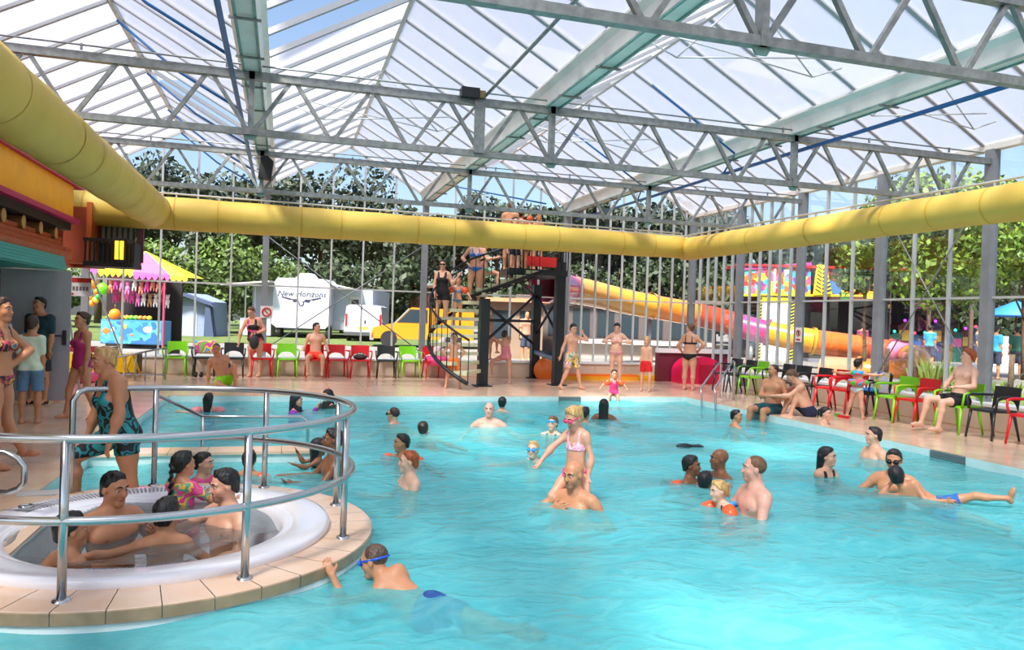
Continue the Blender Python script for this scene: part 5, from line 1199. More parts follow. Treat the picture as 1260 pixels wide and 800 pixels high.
BACK = [(216, 'green', 'green plastic armchair next to the yellow padded barrier'), (251, 'black', 'black plastic armchair behind the man sitting on the deck'), (287, 'black', 'black plastic armchair between the sitting man and the standing woman'), (322, 'red', 'red plastic armchair behind the standing woman in the black swimsuit'), (353, 'green', 'green plastic armchair between the standing woman and the seated man'), (388, 'red', 'red plastic armchair the man in orange shorts sits on'), (415, 'red', 'empty red plastic armchair next to the man in orange shorts'), (443, 'red', 'red plastic armchair with a dark bag on its seat'), (475, 'black', 'black plastic armchair between a red and a green one'), (504, 'green', 'green plastic armchair between black and red ones near the stair'), (533, 'red', 'red plastic armchair at the foot of the spiral stair')]
for px, c, lab in BACK:
    q = atY(px, 450, YC); chair(c, (q[0], YC+random.uniform(-.05, .05)), math.pi+random.uniform(-.08, .08), lab, 'armchairs along the back wall')
RIGHT = [((914, 481), (920, 482), 'black', 'black plastic armchair nearest the pink slide exit'), ((926, 484), (931, 485), 'black', 'second black plastic armchair from the pink slide exit'), ((936, 486), (948, 488), 'green', 'green plastic armchair between black ones behind the man with crossed arms'), ((966, 492), (977, 493), 'black', 'black plastic armchair right behind the man with crossed arms'), ((988, 495), (1001, 497), 'black', 'black plastic armchair behind the man in navy shorts'), ((1005, 499), (1022, 502), 'black', 'black plastic armchair beside the red ones on the right deck'), ((1024, 504), (1040, 505), 'red', 'red plastic armchair between a black one and the child with swim rings'), ((1049, 507), (1065, 509), 'red', 'red plastic armchair behind the child with swim rings'), ((1073, 511), (1090, 515), 'black', 'black plastic armchair with towels over its back'), ((1104, 517), (1124, 520), 'green', 'empty green plastic armchair between the towel chair and a red one'), ((1135, 522), (1156, 524), 'red', 'red plastic armchair beside the seated youth'), ((1174, 530), (1197, 535), 'green', 'green plastic armchair the youth sits on'), ((1216, 538), (1241, 542), 'black', 'black plastic armchair beside the seated youth'), ((1256, 547), (1284, 552), 'red', 'red plastic armchair past the black one by the seated youth')]
RC_ = []
for a, b, c, lab in RIGHT:
    p = (G(*a)+G(*b))/2; x = min(p[0]+.22, 10.62); x = 10.35+(x-10.35)*.4; chair(c, (x, p[1]), math.pi/2+random.uniform(-.12, .12), lab, 'armchairs along the right wall'); RC_.append((x, p[1]))
# towels and bags
tw_m = blotch('towel_print', ['#2f5fae', '#e8e6e8', '#6fa3d8', '#f0e05a', '#e8e6e8'], 5)
x, y = RC_[8]
def towel(name, label, w, L0, L1, m, loc, rz, thick=.02):
    b = MB(); pr = [(-.02, -L0), (-.035, -.02), (-.02, .015), (.02, .015), (.035, -.02), (.05, -L1)]; vv = []; fs = []; n = 7
    for i in range(n):
        u = -w/2+w*i/(n-1); wob = .008*math.sin(i*2.1)
        for a, z in pr: vv.append((u, a+wob, z+.006*math.sin(i*3)))
        for a, z in pr: vv.append((u, a*.55+wob, z-thick if abs(z) < .03 else z))
    k = len(pr)*2
    for i in range(n-1):
        for j in range(len(pr)-1):
            fs.append((i*k+j, i*k+j+1, (i+1)*k+j+1, (i+1)*k+j)); q = len(pr); fs.append((i*k+q+j, (i+1)*k+q+j, (i+1)*k+q+j+1, i*k+q+j+1))
    b.add(vv, fs, True); return tag(b.build(name, m, None, loc, rz), label, 'towel')
towel('towel', 'blue, white and yellow patterned towel over the black armchair', .38, .30, .34, tw_m, (x+.295, y, .815), math.pi/2)
b = MB(); b.ell((0, 0, .04), (.17, .15, .055), 12, 6); tag(b.build('folded_cloth', mat('cloth_blue', '#2b6fc0', .8, var=.15), None, (x, y, .455)), 'blue folded cloth on the seat of the towel chair', 'cloth')
q = atY(443, 445, YC); b = MB(); b.ell((0, 0, .065), (.18, .14, .075), 14, 8); b.tube([(-.1, 0, .11), (-.05, .02, .17), (.05, .02, .17), (.1, 0, .11)], .012, 6); tag(b.build('bag', mat('bag_dark', '#3b3336', .8, var=.15), None, (q[0], YC-.02, .455)), 'dark soft bag lying on a red armchair', 'bag')
q = atY(215, 440, YC); b = MB(); b.ell((0, 0, .03), (.16, .14, .035), 12, 6); tag(b.build('folded_cloth', mat('cloth_white', '#d8d4cc', .8), None, (q[0], YC, .455)), 'white and dark cloth on the green armchair by the yellow barrier', 'cloth')
q = atY(210, 418, YC); b = MB(); b.box((-.12, -.08, 0), (.12, .08, .16)); b.tube([(-.08, 0, .15), (-.05, 0, .22), (.05, 0, .22), (.08, 0, .15)], .012, 6); tag(b.build('handbag', mat('bag_dark', '#3b3336', .8, var=.15), None, (q[0], YB-.12, .445)), 'small dark bag on the white ledge behind the green armchair', 'bag')
q = atY(251, 425, YC); tw2 = blotch('towel_rainbow', ['#f08a1e', '#3fa8d8', '#f2d23a', '#d84aa0', '#7ac04a'], 4)
towel('towel', 'rainbow coloured towel over the black armchair behind the sitting man', .46, .28, .30, tw2, (q[0], YC+.285, .815), 0)
# no-entry style notice on the grey column of the right wall
q = atX(983, 412, XR-.1); sg = thing('safety_sign', 'small white safety sign with a red circle on the grey column', 'sign', q)
MB().box((-.012, -.11, -.17), (0, .11, .17)).build('board', mat('sign_white', '#e9e2df', .5), sg); rr = MB(); rr.tube([(-.02, .065*math.cos(a), .04+.065*math.sin(a)) for a in np.linspace(0, 6.283, 20, endpoint=False)], .011, 6, True); rr.build('red_circle', mat('sign_red', '#c8352a', .5), sg)
MB().box((-.02, -.07, -.13), (-.012, .07, -.09)).build('text_bar', mat('sign_red', '#c8352a', .5), sg); MB().box((-.018, -.02, .0), (-.012, .02, .08)).build('figure_mark', hazk, sg)
q = atY(328, 384, YB-.09); sg = thing('safety_sign', 'small white sign with a red ring on the column behind the standing woman', 'sign', q)
MB().box((-.15, -.012, -.15), (.15, 0, .15)).build('board', mat('sign_white', '#e9e2df', .5), sg); rr = MB(); rr.tube([(.10*math.cos(a), -.02, .10*math.sin(a)) for a in np.linspace(0, 6.283, 20, endpoint=False)], .018, 6, True); rr.build('red_ring', mat('sign_red', '#c8352a', .5), sg); MB().beam((-.07, -.02, .07), (.07, -.02, -.07), .025, .01, (0, 1, 0)).build('red_bar', mat('sign_red', '#c8352a', .5), sg)
for px_, lab in ((239, 'black shoe lying under the black armchair behind the sitting man'), (246, 'second black shoe beside the first under the black armchair')):
    q = G(px_, 465); b = MB(); b.ell((0, 0, .045), (.05, .14, .045), 10, 6); b.ell((0, .07, .08), (.04, .06, .04), 8, 5); tag(b.build('shoe', mat('shoe_black', '#17171a', .6), None, (q[0], 19.25, 0)), lab, 'shoe')
q = G(1036, 514); wg = thing('water_pistol', 'red and green toy water pistol on the right pool edge', 'toy', (q[0], q[1], 0)); MB().box((-.02, -.16, .0), (.02, .1, .045)).build('barrel', mat('toy_red', '#d8242a', .4), wg); MB().box((-.02, .1, .0), (.02, .17, .06)).build('tank', mat('toy_green', '#3fc03a', .4), wg)
# ------------------------------------------------------------------ slide tower with spiral stair
ts = mat('tower_steel', '#22262a', .45, .3); trd = mat('tread_wood', '#d8d4ae', .6, var=.08, scale=8)
L1, L2, L3 = G(593, 475), G(652, 464), G(685, 474); L2 = np.array([L2[0], min(L2[1], 19.85), 0])
tw = thing('slide_tower', 'black steel slide tower with a spiral stair and pale treads', 'tower', (L1[0], L1[1], 0))
def TL(p): return np.array(p, float)-np.array([L1[0], L1[1], 0])
PZ = 2.68
for p, h_ in ((L1, 2.05), (L2, 2.55), (L3, PZ+.35)):
    q = TL(p); MB().box((q[0]-.11, q[1]-.11, 0), (q[0]+.11, q[1]+.11, h_)).build('leg', ts, tw); MB().box((q[0]-.2, q[1]-.2, 0), (q[0]+.2, q[1]+.2, .02)).build('base_plate', ts, tw)
vr = np.array([CR[0], CR[1]])/math.hypot(CR[0], CR[1]); vt = -np.array([CF[0], CF[1]])/math.hypot(CF[0], CF[1])      # image right, towards the camera
def TP(a, b, z): d = vr*a+vt*b; return np.array([d[0], d[1], z])
RS = 1.28
outer = []
for k in range(1, 11):
    th = math.radians(112+(k-1)*16.5); d0, d1 = th-.15, th+.19; z = .2*k+.12
    def pr(a, r): return TP(math.cos(a)*r, math.sin(a)*r, z)
    b = MB(); c = [pr(d0, .14), pr(d0, RS), pr(d1, RS), pr(d1, .14)]; up = np.array([0, 0, .08]); b.add(c+[q+up for q in c], [(3, 2, 1, 0), (4, 5, 6, 7), (0, 1, 5, 4), (1, 2, 6, 5), (2, 3, 7, 6), (3, 0, 4, 7)]); b.build('tread', trd, tw)
    outer.append((th, z))
for k in range(5):
    z = 2.12+.115*(k+1); x0 = -.25+k*.30; b = MB(); c = [TP(x0, -.35, z), TP(x0+.34, -.35, z), TP(x0+.34, -1.35, z), TP(x0, -1.35, z)]; up = np.array([0, 0, .08]); b.add(c+[q+up for q in c], [(3, 2, 1, 0), (4, 5, 6, 7), (0, 1, 5, 4), (1, 2, 6, 5), (2, 3, 7, 6), (3, 0, 4, 7)]); b.build('tread', trd, tw)
def curve(r, dz): return [TP(math.cos(a)*r, math.sin(a)*r, z+dz) for a, z in [(math.radians(102+i*4.1), .2*(1+(i*4.1-10)/16.5)+.12) for i in range(0, 42)]]
MB().tube(curve(RS, -.06), .045, 8).build('stringer', ts, tw); MB().tube(curve(RS, .90), .026, 8).build('handrail', ts, tw)
MB().tube([TP(-.35, -.30, 2.1), TP(1.35, -.30, 2.75)], .045, 8).build('stringer', ts, tw); MB().tube([TP(-.35, -1.38, 2.1), TP(1.35, -1.38, 2.75)], .045, 8).build('stringer', ts, tw)
MB().tube([TP(-.9, -.9, 2.75), TP(-.35, -.30, 3.0), TP(1.25, -.30, 3.6)], .026, 8).build('handrail', ts, tw)
for i in range(0, 41, 2):
    a, z = math.radians(102+i*4.1), .2*(1+(i*4.1-10)/16.5)+.12; MB().tube([TP(math.cos(a)*RS, math.sin(a)*RS, z-.05), TP(math.cos(a)*RS, math.sin(a)*RS, z+.9)], .010, 6).build('baluster', ts, tw)
for k in range(9):
    x = -.25+k*.19; z = 2.16+(x+.35)*.36; MB().tube([TP(x, -.30, z), TP(x, -.30, z+.88)], .010, 6).build('baluster', ts, tw)
q3 = TL(L3); q2 = TL(L2)
pa_, pb_ = np.array([.35, 0]), None
c = [TP(.55, -.25, PZ), q3+np.array([.15, -.12, PZ]), q3+np.array([.3, 1.9, PZ]), TP(.2, -2.2, PZ)]
up = np.array([0, 0, .14]); b = MB(); b.add(c+[q+up for q in c], [(3, 2, 1, 0), (4, 5, 6, 7), (0, 1, 5, 4), (1, 2, 6, 5), (2, 3, 7, 6), (3, 0, 4, 7)]); b.build('platform', ts, tw)
PC = [q+up for q in c]
for (a, b_) in ((PC[0], PC[1]), (PC[1], PC[2]), (PC[2], PC[3])):
    for h_ in (.5, 1.0): MB().tube([a+np.array([0, 0, h_]), b_+np.array([0, 0, h_])], .022, 8).build('platform_rail', ts, tw)
    n = 9
    for k in range(n+1):
        p = a+(b_-a)*k/n; MB().tube([p, p+np.array([0, 0, 1.0])], .011, 6).build('baluster', ts, tw)
p = (PC[0]+PC[3])/2
rp = MB(); a, b_ = PC[0]*.72+PC[1]*.28, PC[0]*.22+PC[1]*.78; rp.box((-.01, 0, .03), (0, 0, .03)); rp = MB(); nrm2 = np.array([0, -.03, 0])
rp.add([a+np.array([0, -.05, .06]), b_+np.array([0, -.05, .06]), b_+np.array([0, -.05, .30]), a+np.array([0, -.05, .30]), a+np.array([0, -.03, .06]), b_+np.array([0, -.03, .06]), b_+np.array([0, -.03, .30]), a+np.array([0, -.03, .30])], [(0, 1, 2, 3), (7, 6, 5, 4), (3, 2, 6, 7), (0, 4, 5, 1), (0, 3, 7, 4), (1, 5, 6, 2)]); rp.build('red_panel', mat('sign_red2', '#d8242a', .5), tw)
for a, b_ in (((q2, 2.3), (TL(L1), 1.0)), ((q2, .9), (TL(L1), 1.95)), ((q2, 1.55), (TL(L1), 1.55)), ((q2, .75), (q3, .75)), ((q2, 1.2), (q3, 2.2)), ((q2, 2.3), (q3, 1.2)), ((q2, 2.2), (TP(.55, -.25, 0), 2.7))):
    MB().tube([a[0]+np.array([0, 0, a[1]]), b_[0]+np.array([0, 0, b_[1]])], .035, 8).build('brace', ts, tw)
MB().tube([q2+np.array([0, 0, .72]), q3+np.array([0, -.02, .62])], .07, 10).build('grey_pipe', mat('pipe_bluegrey', '#7d95a8', .4), tw)
# orange slide exits, low pads and the pink slide exit
oe = mat('exit_orange', '#f0761a', .3, coat=.3); q = G(690, 471); ex = thing('slide_exit', 'orange slide exit hood with a long low orange run-out', 'slide', (q[0], 19.6, 0))
b = MB(); b.lathe([(.55, -.30), (.58, 0), (.45, .2), (0, .3)], 20); hood = b.build('hood', oe, ex); hood.rotation_euler = (math.pi/2, 0, 0); hood.location = (0, 0, .24); hood.scale = (.6, .6, .4)
MB().box((.4, -.22, 0), (2.6, .05, .16)).build('run_out', oe, ex); MB().box((.45, -.30, 0), (2.6, -.22, .10)).build('run_out_edge', mat('exit_amber', '#f0a51a', .3), ex)
ye = thing('slide_runout', 'low yellow slide run-out leading to the pink exit', 'slide', (q[0]+2.65, 19.45, 0)); MB().box((0, -.14, 0), (2.05, .05, .15)).build('channel', mat('exit_yellow', '#f2c21a', .3), ye); MB().box((0, -.2, 0), (2.05, -.14, .08)).build('edge', mat('exit_amber', '#f0a51a', .3), ye)
pq = G(868, 474); pe = thing('slide_exit', 'hot pink round slide exit in the corner of the hall', 'slide', (pq[0]+.1, 18.5, 0)); pkm = mat('exit_pink', '#f01a58', .3, coat=.3)
b = MB()
pts = [(0.55*math.cos(a), 0, .34+.42*math.sin(a)) for a in np.linspace(0, math.pi, 14)]
b.prism([(-.62, 0), (.62, 0)]+[(.62*math.cos(a), .30+.44*math.sin(a)) for a in np.linspace(0, math.pi, 16)], -.1, .5, 'y'); b.build('hood', pkm, pe); b = MB(); b.prism([(-.1, 0), (.5, 0), (.5, .52), (-.1, .52)], -.13, -.1, 'y'); b.build('inner_panel', mat('exit_crimson', '#c8123f', .4), pe); b = MB(); b.box((.5, -.3, 0), (1.5, .3, .33)); b.build('side_wall', white_m, pe)
MB().box((-1.0, .55, .8), (1.2, .75, .92)).build('ledge', white_m, pe); MB().box((-1.0, .6, 0), (1.2, .75, .8)).build('back_panel', mat('exit_maroon', '#6a1f30', .6), pe)
# handrail frame with bars on the left rear deck and a yellow wet-floor board
q = G(178, 468); hr2 = thing('ramp_railing', 'sloping steel ramp railing with upright bars on the rear left deck', 'railing', (q[0], q[1], 0)); a, b_ = atY(142, 440, q[1]), atY(204, 428, q[1]); o = np.array([q[0], q[1], 0]); a0_, b0_ = a-o, b_-o
MB().tube([a0_, b0_-np.array([.08, 0, .02]), b0_, (b0_[0], 0, .02)], .02, 8).build('top_rail', inox, hr2); MB().tube([(a0_[0], 0, .12), (b0_[0], 0, .12)], .016, 8).build('bottom_rail', inox, hr2)
for k in range(5):
    u = k/5; p = a0_*(1-u)+b0_*u; MB().tube([(p[0], 0, .0), (p[0], 0, p[2])], .016, 8).build('bar', inox, hr2)
q = G(162, 464); wf = thing('wet_floor_board', 'yellow folding wet-floor warning board beside the ramp railing', 'sign', (q[0], q[1], 0), .3)
for s_ in (-1, 1): MB().prism([(s_*.18, 0), (s_*.19, .0), (s_*.02, .55), (s_*.0, .55)][::s_], -.14, .14, 'y').build('board', mat('wf_yellow', '#f2c40f', .45), wf)
MB().prism([(-.12, .2), (-.10, .2), (-.02, .45), (-.035, .45)], -.1, .1, 'y').build('black_mark', hazk, wf)
for x, lab in ((120, 'pale mop handle leaning by the grey door'), (88, 'blue-grey pole leaning beside the open grey door')):
    a, b_ = (atY(112, 335, 17.2), atY(160, 464, 19.3)*np.array([1, 1, 0])) if x == 120 else (atY(86, 395, 16.0), atY(98, 470, 16.2)*np.array([1, 1, 0]))
    tag(MB().tube([a, b_], .018, 8).build('leaning_pole', steel_w), lab, 'pole')
q = G(97, 452); tag(MB().box((-.30, -.2, 0), (.30, .2, .52)).build('storage_box', mat('box_red', '#a3121f', .5), None, (q[0], q[1]+.4, 0)), 'dark red storage box behind the grey door', 'box')
b = MB(); b.tube(arc((0, 0), .28, 0, 6.283, 20, .1)[:-1], .11, 10, True); q = G(100, 470); tag(b.build('swim_ring', mat('ring_pink', '#f04a8a', .35), None, (q[0], q[1], 0)), 'pink inflatable ring lying beside the red box', 'swim ring')
q = G(550, 464); fl = thing('inflatable_flamingo', 'pink and white inflatable beside the stair foot', 'toy', (q[0]-.35, 19.55, 0)); b = MB(); b.tube(arc((0, 0), .22, 0, 6.283, 18, .45)[:-1], .13, 10, True); b.build('ring', mat('ring_pink', '#f04a8a', .35), fl); b = MB(); b.tube([(0, .1, .5), (.02, .1, .75), (.12, .1, .9), (.2, .1, 1.12)], [.1, .11, .1, .05], 10); b.build('neck', mat('ring_white', '#efe6e6', .35), fl)
# ------------------------------------------------------------------ people
def sw(head, water, z=WZ):
    w = G(*water, z); D = float(np.dot(w-CAM, CF)); return ('head', atD(*head, D))
def ft(x, y, z=0): return ('feet', G(x, y, z))
def hd(x, y, D): return ('head', atD(x, y, D))
def fD(x, y, D): return ('feet', atD(x, y, D))
pm = lambda n, c, **k: mat('cloth_'+n, c, .75, var=.08, scale=14, **k)
floral_pink = blotch('floral_pink', ['#e8458a', '#f0609c', '#e8458a', '#f0c24a', '#58a08a', '#e8458a'], 9); floral_dark = blotch('floral_dark', ['#1c1a24', '#c8405a', '#1c1a24', '#e0a03a', '#3a6a80'], 12)
teal_black = blotch('teal_black', ['#0f1416', '#0f1416', '#1f8a92', '#0f1416', '#2a9aa0'], 8); black_pink = blotch('black_pink', ['#15141a', '#15141a', '#e0487a', '#15141a'], 4); floral_board = blotch('floral_board', ['#6f7a4a', '#e8e04a', '#d85a8a', '#e8e6d8', '#8a9a6a'], 12)
OR, NAVY, BLK, PINK = pm('orange', '#ff5a24'), pm('navy', '#16213f'), pm('black', '#14141a'), pm('pink', '#e87a9a')
bandO, bandP = mat('armband_orange', '#f5602e', .3), mat('armband_pink', '#f08a8c', .3)
# -- in the whirlpool
sit = dict(lL=((.2, .9, -.15), (0, .2, -1)), lR=((-.2, .9, -.15), (0, .2, -1)))
person('dark-haired smiling man sitting in the whirlpool facing the rail', sw((141, 601), (145, 650), TZ), turn=30, look=38, nod=6, h=1.8, fat=1.2, skin='tan', hair=('short', 'black', .008), wear=[('trunks', NAVY)], aR=((-.35, .1, -.9), (.1, .7, -.4)), aL=((.55, .1, -.75), (-.1, .6, .4)), **sit)
person('bearded dark-haired man in the whirlpool reaching towards the girl with the braid', sw((276, 597), (290, 645), TZ), turn=-55, look=-72, nod=8, h=1.78, skin='light', hair=('short', 'black', .012), paint=[('beard', 0, '#2a1d16')], wear=[('trunks', NAVY)], aR=((-.75, -.15, -.45), (-.85, -.2, .1)), aL=((-.1, .6, -.75), (-.8, .3, -.05)), **sit)
person('girl with a long black braid in a pink floral swim shirt at the whirlpool', sw((226, 571), (234, 621), TZ), turn=135, look=120, h=1.22, sex='c', skin='tan', hair=('braid', 'black'), wear=[('shirt', floral_pink, -.06, .7), ('trunks', PINK, .3)], aR=((.75, -.1, -.55), (.95, 0, -.1)), aL=((.6, -.5, -.5), (.95, -.2, .05)), lL=((.4, -.8, -.3), (0, -.3, -1)), lR=((.5, -.7, -.3), (0, -.3, -1)))
person('boy seen from behind in the whirlpool stretching one arm along the water', sw((206, 632), (205, 668), TZ), turn=172, look=150, h=1.5, sex='c', skin='olive', hair=('short', 'black'), wear=[('trunks', pm('turq', '#1c7fa8'))], aL=((-.95, .05, -.2), (-1, .1, .03)), aR=((.8, .3, -.6), (.6, .5, -.4)), lL=((-.2, -.8, -.3), (0, -.2, -1)), lR=((.2, -.8, -.3), (0, -.2, -1)))
person('boy with black hair in profile at the front of the whirlpool', sw((88, 652), (85, 690), TZ), turn=120, look=100, h=1.45, sex='c', skin='olive', hair=('short', 'black'), wear=[('trunks', pm('teal', '#1f7f9a'))], aL=((-.7, .2, -.6), (-.2, .5, -.7)), aR=((.6, .2, -.7), (.7, .1, -.3)), lL=((.3, -.6, -.5), (0, -.2, -1)), lR=((.6, -.4, -.5), (0, -.2, -1)))
# -- shallow pool and left part of the pool
person('girl in a pink swim shirt sitting in the shallow pool behind the braided girl', sw((251, 570), (250, 598)), turn=50, look=62, h=1.2, sex='c', skin='light', hair=('pony', 'black'), wear=[('shirt', pm('hotpink', '#f0568a'), -.06, .8), ('trunks', PINK, .3)], aL=((.5, .4, -.6), (.9, .3, -.1)), aR=((-.6, .2, -.7), (-.3, .6, -.4)), lL=((.3, .8, -.3), (.2, .3, -1)), lR=((0, .8, -.3), (.2, .3, -1)))
person('small child with orange armbands seen from behind in the shallow pool', sw((307, 566), (309, 583)), turn=165, h=1.0, sex='c', skin='tan', hair=('short', 'black'), wear=[('armbands', bandO), ('trunks', OR)], aL=((-.8, .1, -.5), (-.8, .1, 0)), aR=((.8, .1, -.5), (.8, .1, 0)))
person('child with pink armbands seen from behind by the far left pool edge', sw((257, 491), (257, 506)), turn=160, h=1.15, sex='c', skin='light', hair=('long', 'dark'), wear=[('armbands', bandP), ('onepiece', pm('lilac', '#c9b8e0'))], aL=((-.9, .1, -.3), (-.7, .1, .1)), aR=((.9, .1, -.3), (.7, .1, .1)))
person('woman in a black and purple swim hood raising a hand', sw((365, 493), (366, 508)), turn=75, h=1.6, sex='f', skin='light', hair=('hijab', '#15121a'), wear=[('shirt', pm('purple', '#8a2a9a'), -.1, 1.7), ('leggings', BLK)], aL=((.85, .2, -.3), (.45, .1, .9)), aR=((.6, -.2, -.6), (.8, -.1, .3)))
person('woman in a black swim hood with pink goggles facing the purple one', sw((403, 487), (404, 502)), turn=-45, h=1.6, sex='f', skin='light', hair=('hijab', '#121214'), wear=[('shirt', pm('darkgreen', '#16241f'), -.1, 1.8), ('leggings', BLK), ('goggles', mat('goggle_pink', '#f04a7a', .2))], aR=((-.7, .4, -.5), (-.7, .4, .1)), aL=((.4, .3, -.8), (-.3, .6, -.1)))
person('man with short dark hair in the pool holding a black-haired child by the whirlpool rail', sw((409, 541), (415, 588)), turn=-80, h=1.75, skin='brown', hair=('short', 'black', .010), wear=[('trunks', NAVY)], aR=((-.6, -.2, -.7), (-.9, .2, .1)), aL=((-.5, .4, -.7), (-.9, .2, .2)))
person('black-haired child held by the man beside the divider wall', sw((392, 550), (394, 572)), turn=95, look=110, h=.95, sex='c', skin='brown', hair=('long', 'black'), wear=[('onepiece', BLK)], aR=((-.7, .3, -.3), (-.8, .2, .3)), aL=((-.9, -.1, -.2), (-.5, 0, .9)))
# -- left deck
person('blond woman in a teal and black swimsuit stepping down to the shallow pool', hd(128, 443, 6.75), turn=-66, look=-72, nod=4, h=1.66, sex='f', fat=1.55, spine=(-.24, .0, 1), pel=(-.1, 0, 1), skin='tan', hair=('bun', 'blond', .008), wear=[('onepiece', teal_black, 'skirt')], aL=((.05, .35, -1), (-.28, .1, -1)), aR=((-.2, -.2, -1), (-.3, 0, -1)), lR=((-.85, 0, -.5), (.12, 0, -1)), lL=((.12, .1, -1), (.15, 0, -1)), paint=[(('aL', 1, .45), np.array([.035, .035, .05]), '#3a3a40'), (('lR', 1, .7), np.array([.035, .035, .06]), '#3a3a40')])
person('woman in a floral bikini with a hand on her hip beside the whirlpool steps', ft(10, 574), turn=62, h=1.66, sex='f', fat=1.1, skin='tan', hair=('long', 'brown'), wear=[('top', floral_dark), ('briefs', floral_dark)], aL=((.72, .15, -.65), (-.62, .35, -.6)), lL=((.1, -.05, -1), (.35, -.3, -.8)), lR=((.05, .1, -1), (0, 0, -1)))
person('boy in a pale green T-shirt and blue shorts seen from behind', ft(36, 521), turn=168, look=150, h=1.42, sex='c', skin='tan', hair=('short', 'brown'), wear=[('shirt', pm('mint', '#d8e8cc'), -.12, .75), ('trunks', pm('denim', '#5f86a8'), .85)])
person('man in a dark teal T-shirt and black shoes by the open grey door', ft(46, 497), turn=-35, look=-48, h=1.72, fat=1.15, skin='tan', hair=('short', 'black', .008), wear=[('shirt', pm('darkteal', '#103640'), -.14, .7), ('trunks', pm('charcoal', '#22262c'), .85), ('shoes', pm('shoe', '#101012'))])
person('person in a white T-shirt standing by the dark doorway', ft(2, 500), turn=70, h=1.55, skin='tan', hair=('short', 'brown'), wear=[('shirt', pm('white', '#e6e4e2'), -.12, .7), ('trunks', pm('redshort', '#a8222a'), .8)])
person('young woman with brown hair tied in a bun walking behind the blond woman', ft(99, 516), turn=-62, h=1.5, sex='f', skin='tan', hair=('bun', 'brown'), wear=[('onepiece', pm('magenta', '#b0246a'))], lR=((-.3, 0, -1), (-.1, 0, -1)), lL=((.15, 0, -1), (.3, 0, -1)))
# -- far deck
person('man in lime green shorts sitting on the far deck leaning on one arm', ('hip', G(275, 474)+np.array([0, 0, .11])), turn=15, look=-8, nod=18, h=1.75, spine=(-.28, -.25, 1), skin='tan', hair=('buzz', 'buzz'), wear=[('trunks', pm('lime', '#8fe01a'), .6)], aR=((-.12, -.2, -1), (.0, .05, -1)), aL=((.3, .2, -.9), (.3, .6, -.3)), lL=((.25, .55, .8), (.12, .15, -1)), lR=((-.1, .95, .0), (.75, .45, -.3)), paint=[(('aL', 0, .7), np.array([.05, .05, .08]), '#30303a')])
wl_ = person('woman in a black and pink swimsuit standing before a red armchair', ft(313, 464), turn=-18, look=-30, nod=22, h=1.72, sex='f', fat=1.25, spine=(-.16, .1, 1), skin='light', hair=('bun', 'lightbrown'), wear=[('onepiece', black_pink)], aR=((-.45, .1, -.85), (-.15, .1, -1)), aL=((.45, .0, -.8), (-.8, .5, -.3)))
b = MB(); b.ell((0, 0, 0), (.11, .07, .17), 10, 8); b.tube([(-.04, 0, .14), (-.03, 0, .24), (.04, 0, .24), (.04, 0, .14)], .012, 6); p = wl_['side']['aL'][3]; tag(b.build('drawstring_bag', pm('bagdark', '#2b2f2c'), None, p+np.array([0, -.02, -.2])), 'dark bag in the hand of the woman in black and pink', 'bag')
q = atY(388, 440, YC)
person('man in coral shorts sitting in a red armchair by the back wall', ('hip', (q[0], YC-.0, .555)), turn=0, look=55, h=1.72, spine=(.0, -.12, 1), skin='light', hair=('short', 'dark', .008), wear=[('trunks', pm('coral', '#ff4a32'), .6)], aR=((-.35, .15, -.9), (-.1, .9, -.2)), aL=((.35, .15, -.9), (.1, .9, -.2)), lL=((.22, .95, -.02), (-.02, .1, -1)), lR=((-.22, .95, -.02), (.02, .1, -1)))
# -- slide tower
person('woman in a black swimsuit and sunglasses waiting on the spiral stair', hd(545, 326, 18.6), turn=-12, h=1.68, sex='f', fat=1.1, skin='light', hair=('bun', 'dark'), wear=[('onepiece', BLK, 'skirt'), ('sunglasses', mat('shade_black', '#101014', .15))], aL=((.3, .2, -.7), (.5, .3, .75)), aR=((-.2, .1, -1), (.1, .3, -.9)))
person('child with orange armbands waiting on the spiral stair', hd(564, 345, 18.9), turn=5, h=1.2, sex='c', skin='light', hair=('short', 'brown'), wear=[('armbands', bandO), ('top', pm('denim', '#5f86a8')), ('briefs', pm('denim', '#5f86a8'))], aL=((.7, .2, -.6), (.3, .5, -.5)), aR=((-.7, .2, -.6), (-.3, .5, -.5)))
person('woman in a blue bikini standing on the spiral stair', fD(583, 375, 19.0), turn=8, h=1.72, sex='f', fat=1.05, skin='light', hair=('long', 'brown'), wear=[('top', pm('blue', '#1c3f9a')), ('briefs', pm('blue', '#1c3f9a'))], aR=((-.6, .1, -.75), (.5, .4, -.5)), aL=((.5, .2, -.7), (.6, .3, .1)))
person('girl in a mint bikini climbing the spiral stair', fD(602, 370, 19.6), turn=70, h=1.55, sex='f', skin='light', hair=('pony', 'blond'), wear=[('top', pm('mintb', '#7cc8a8')), ('briefs', pm('mintb', '#7cc8a8'))], lL=((.8, .1, -.2), (-.1, 0, -1)))
PT = PZ+.14+.02
def onplat(x, D, **k):
    p = atD(x, 300, D); return ('feet', (p[0], p[1], PT))
person('man with a bare back standing on the tower platform', onplat(627, 19.7), turn=165, h=1.80, skin='tan', hair=('short', 'lightbrown'), wear=[('trunks', BLK)])
person('youth standing beside the bare-backed man on the tower platform', onplat(640, 20.0), turn=150, h=1.62, skin='tan', hair=('short', 'dark'), wear=[('trunks', pm('redshort', '#a8222a'))])
person('child with an orange swim cap on the tower platform', onplat(651, 19.9), turn=140, h=1.45, sex='c', skin='tan', hair=('cap', '#f0602a'), wear=[('trunks', NAVY)])
person('dark-haired boy at the rail of the tower platform', onplat(662, 19.6), turn=20, h=1.5, sex='c', skin='tan', hair=('short', 'brown'), wear=[('trunks', pm('greentr', '#2a6a4a'))])
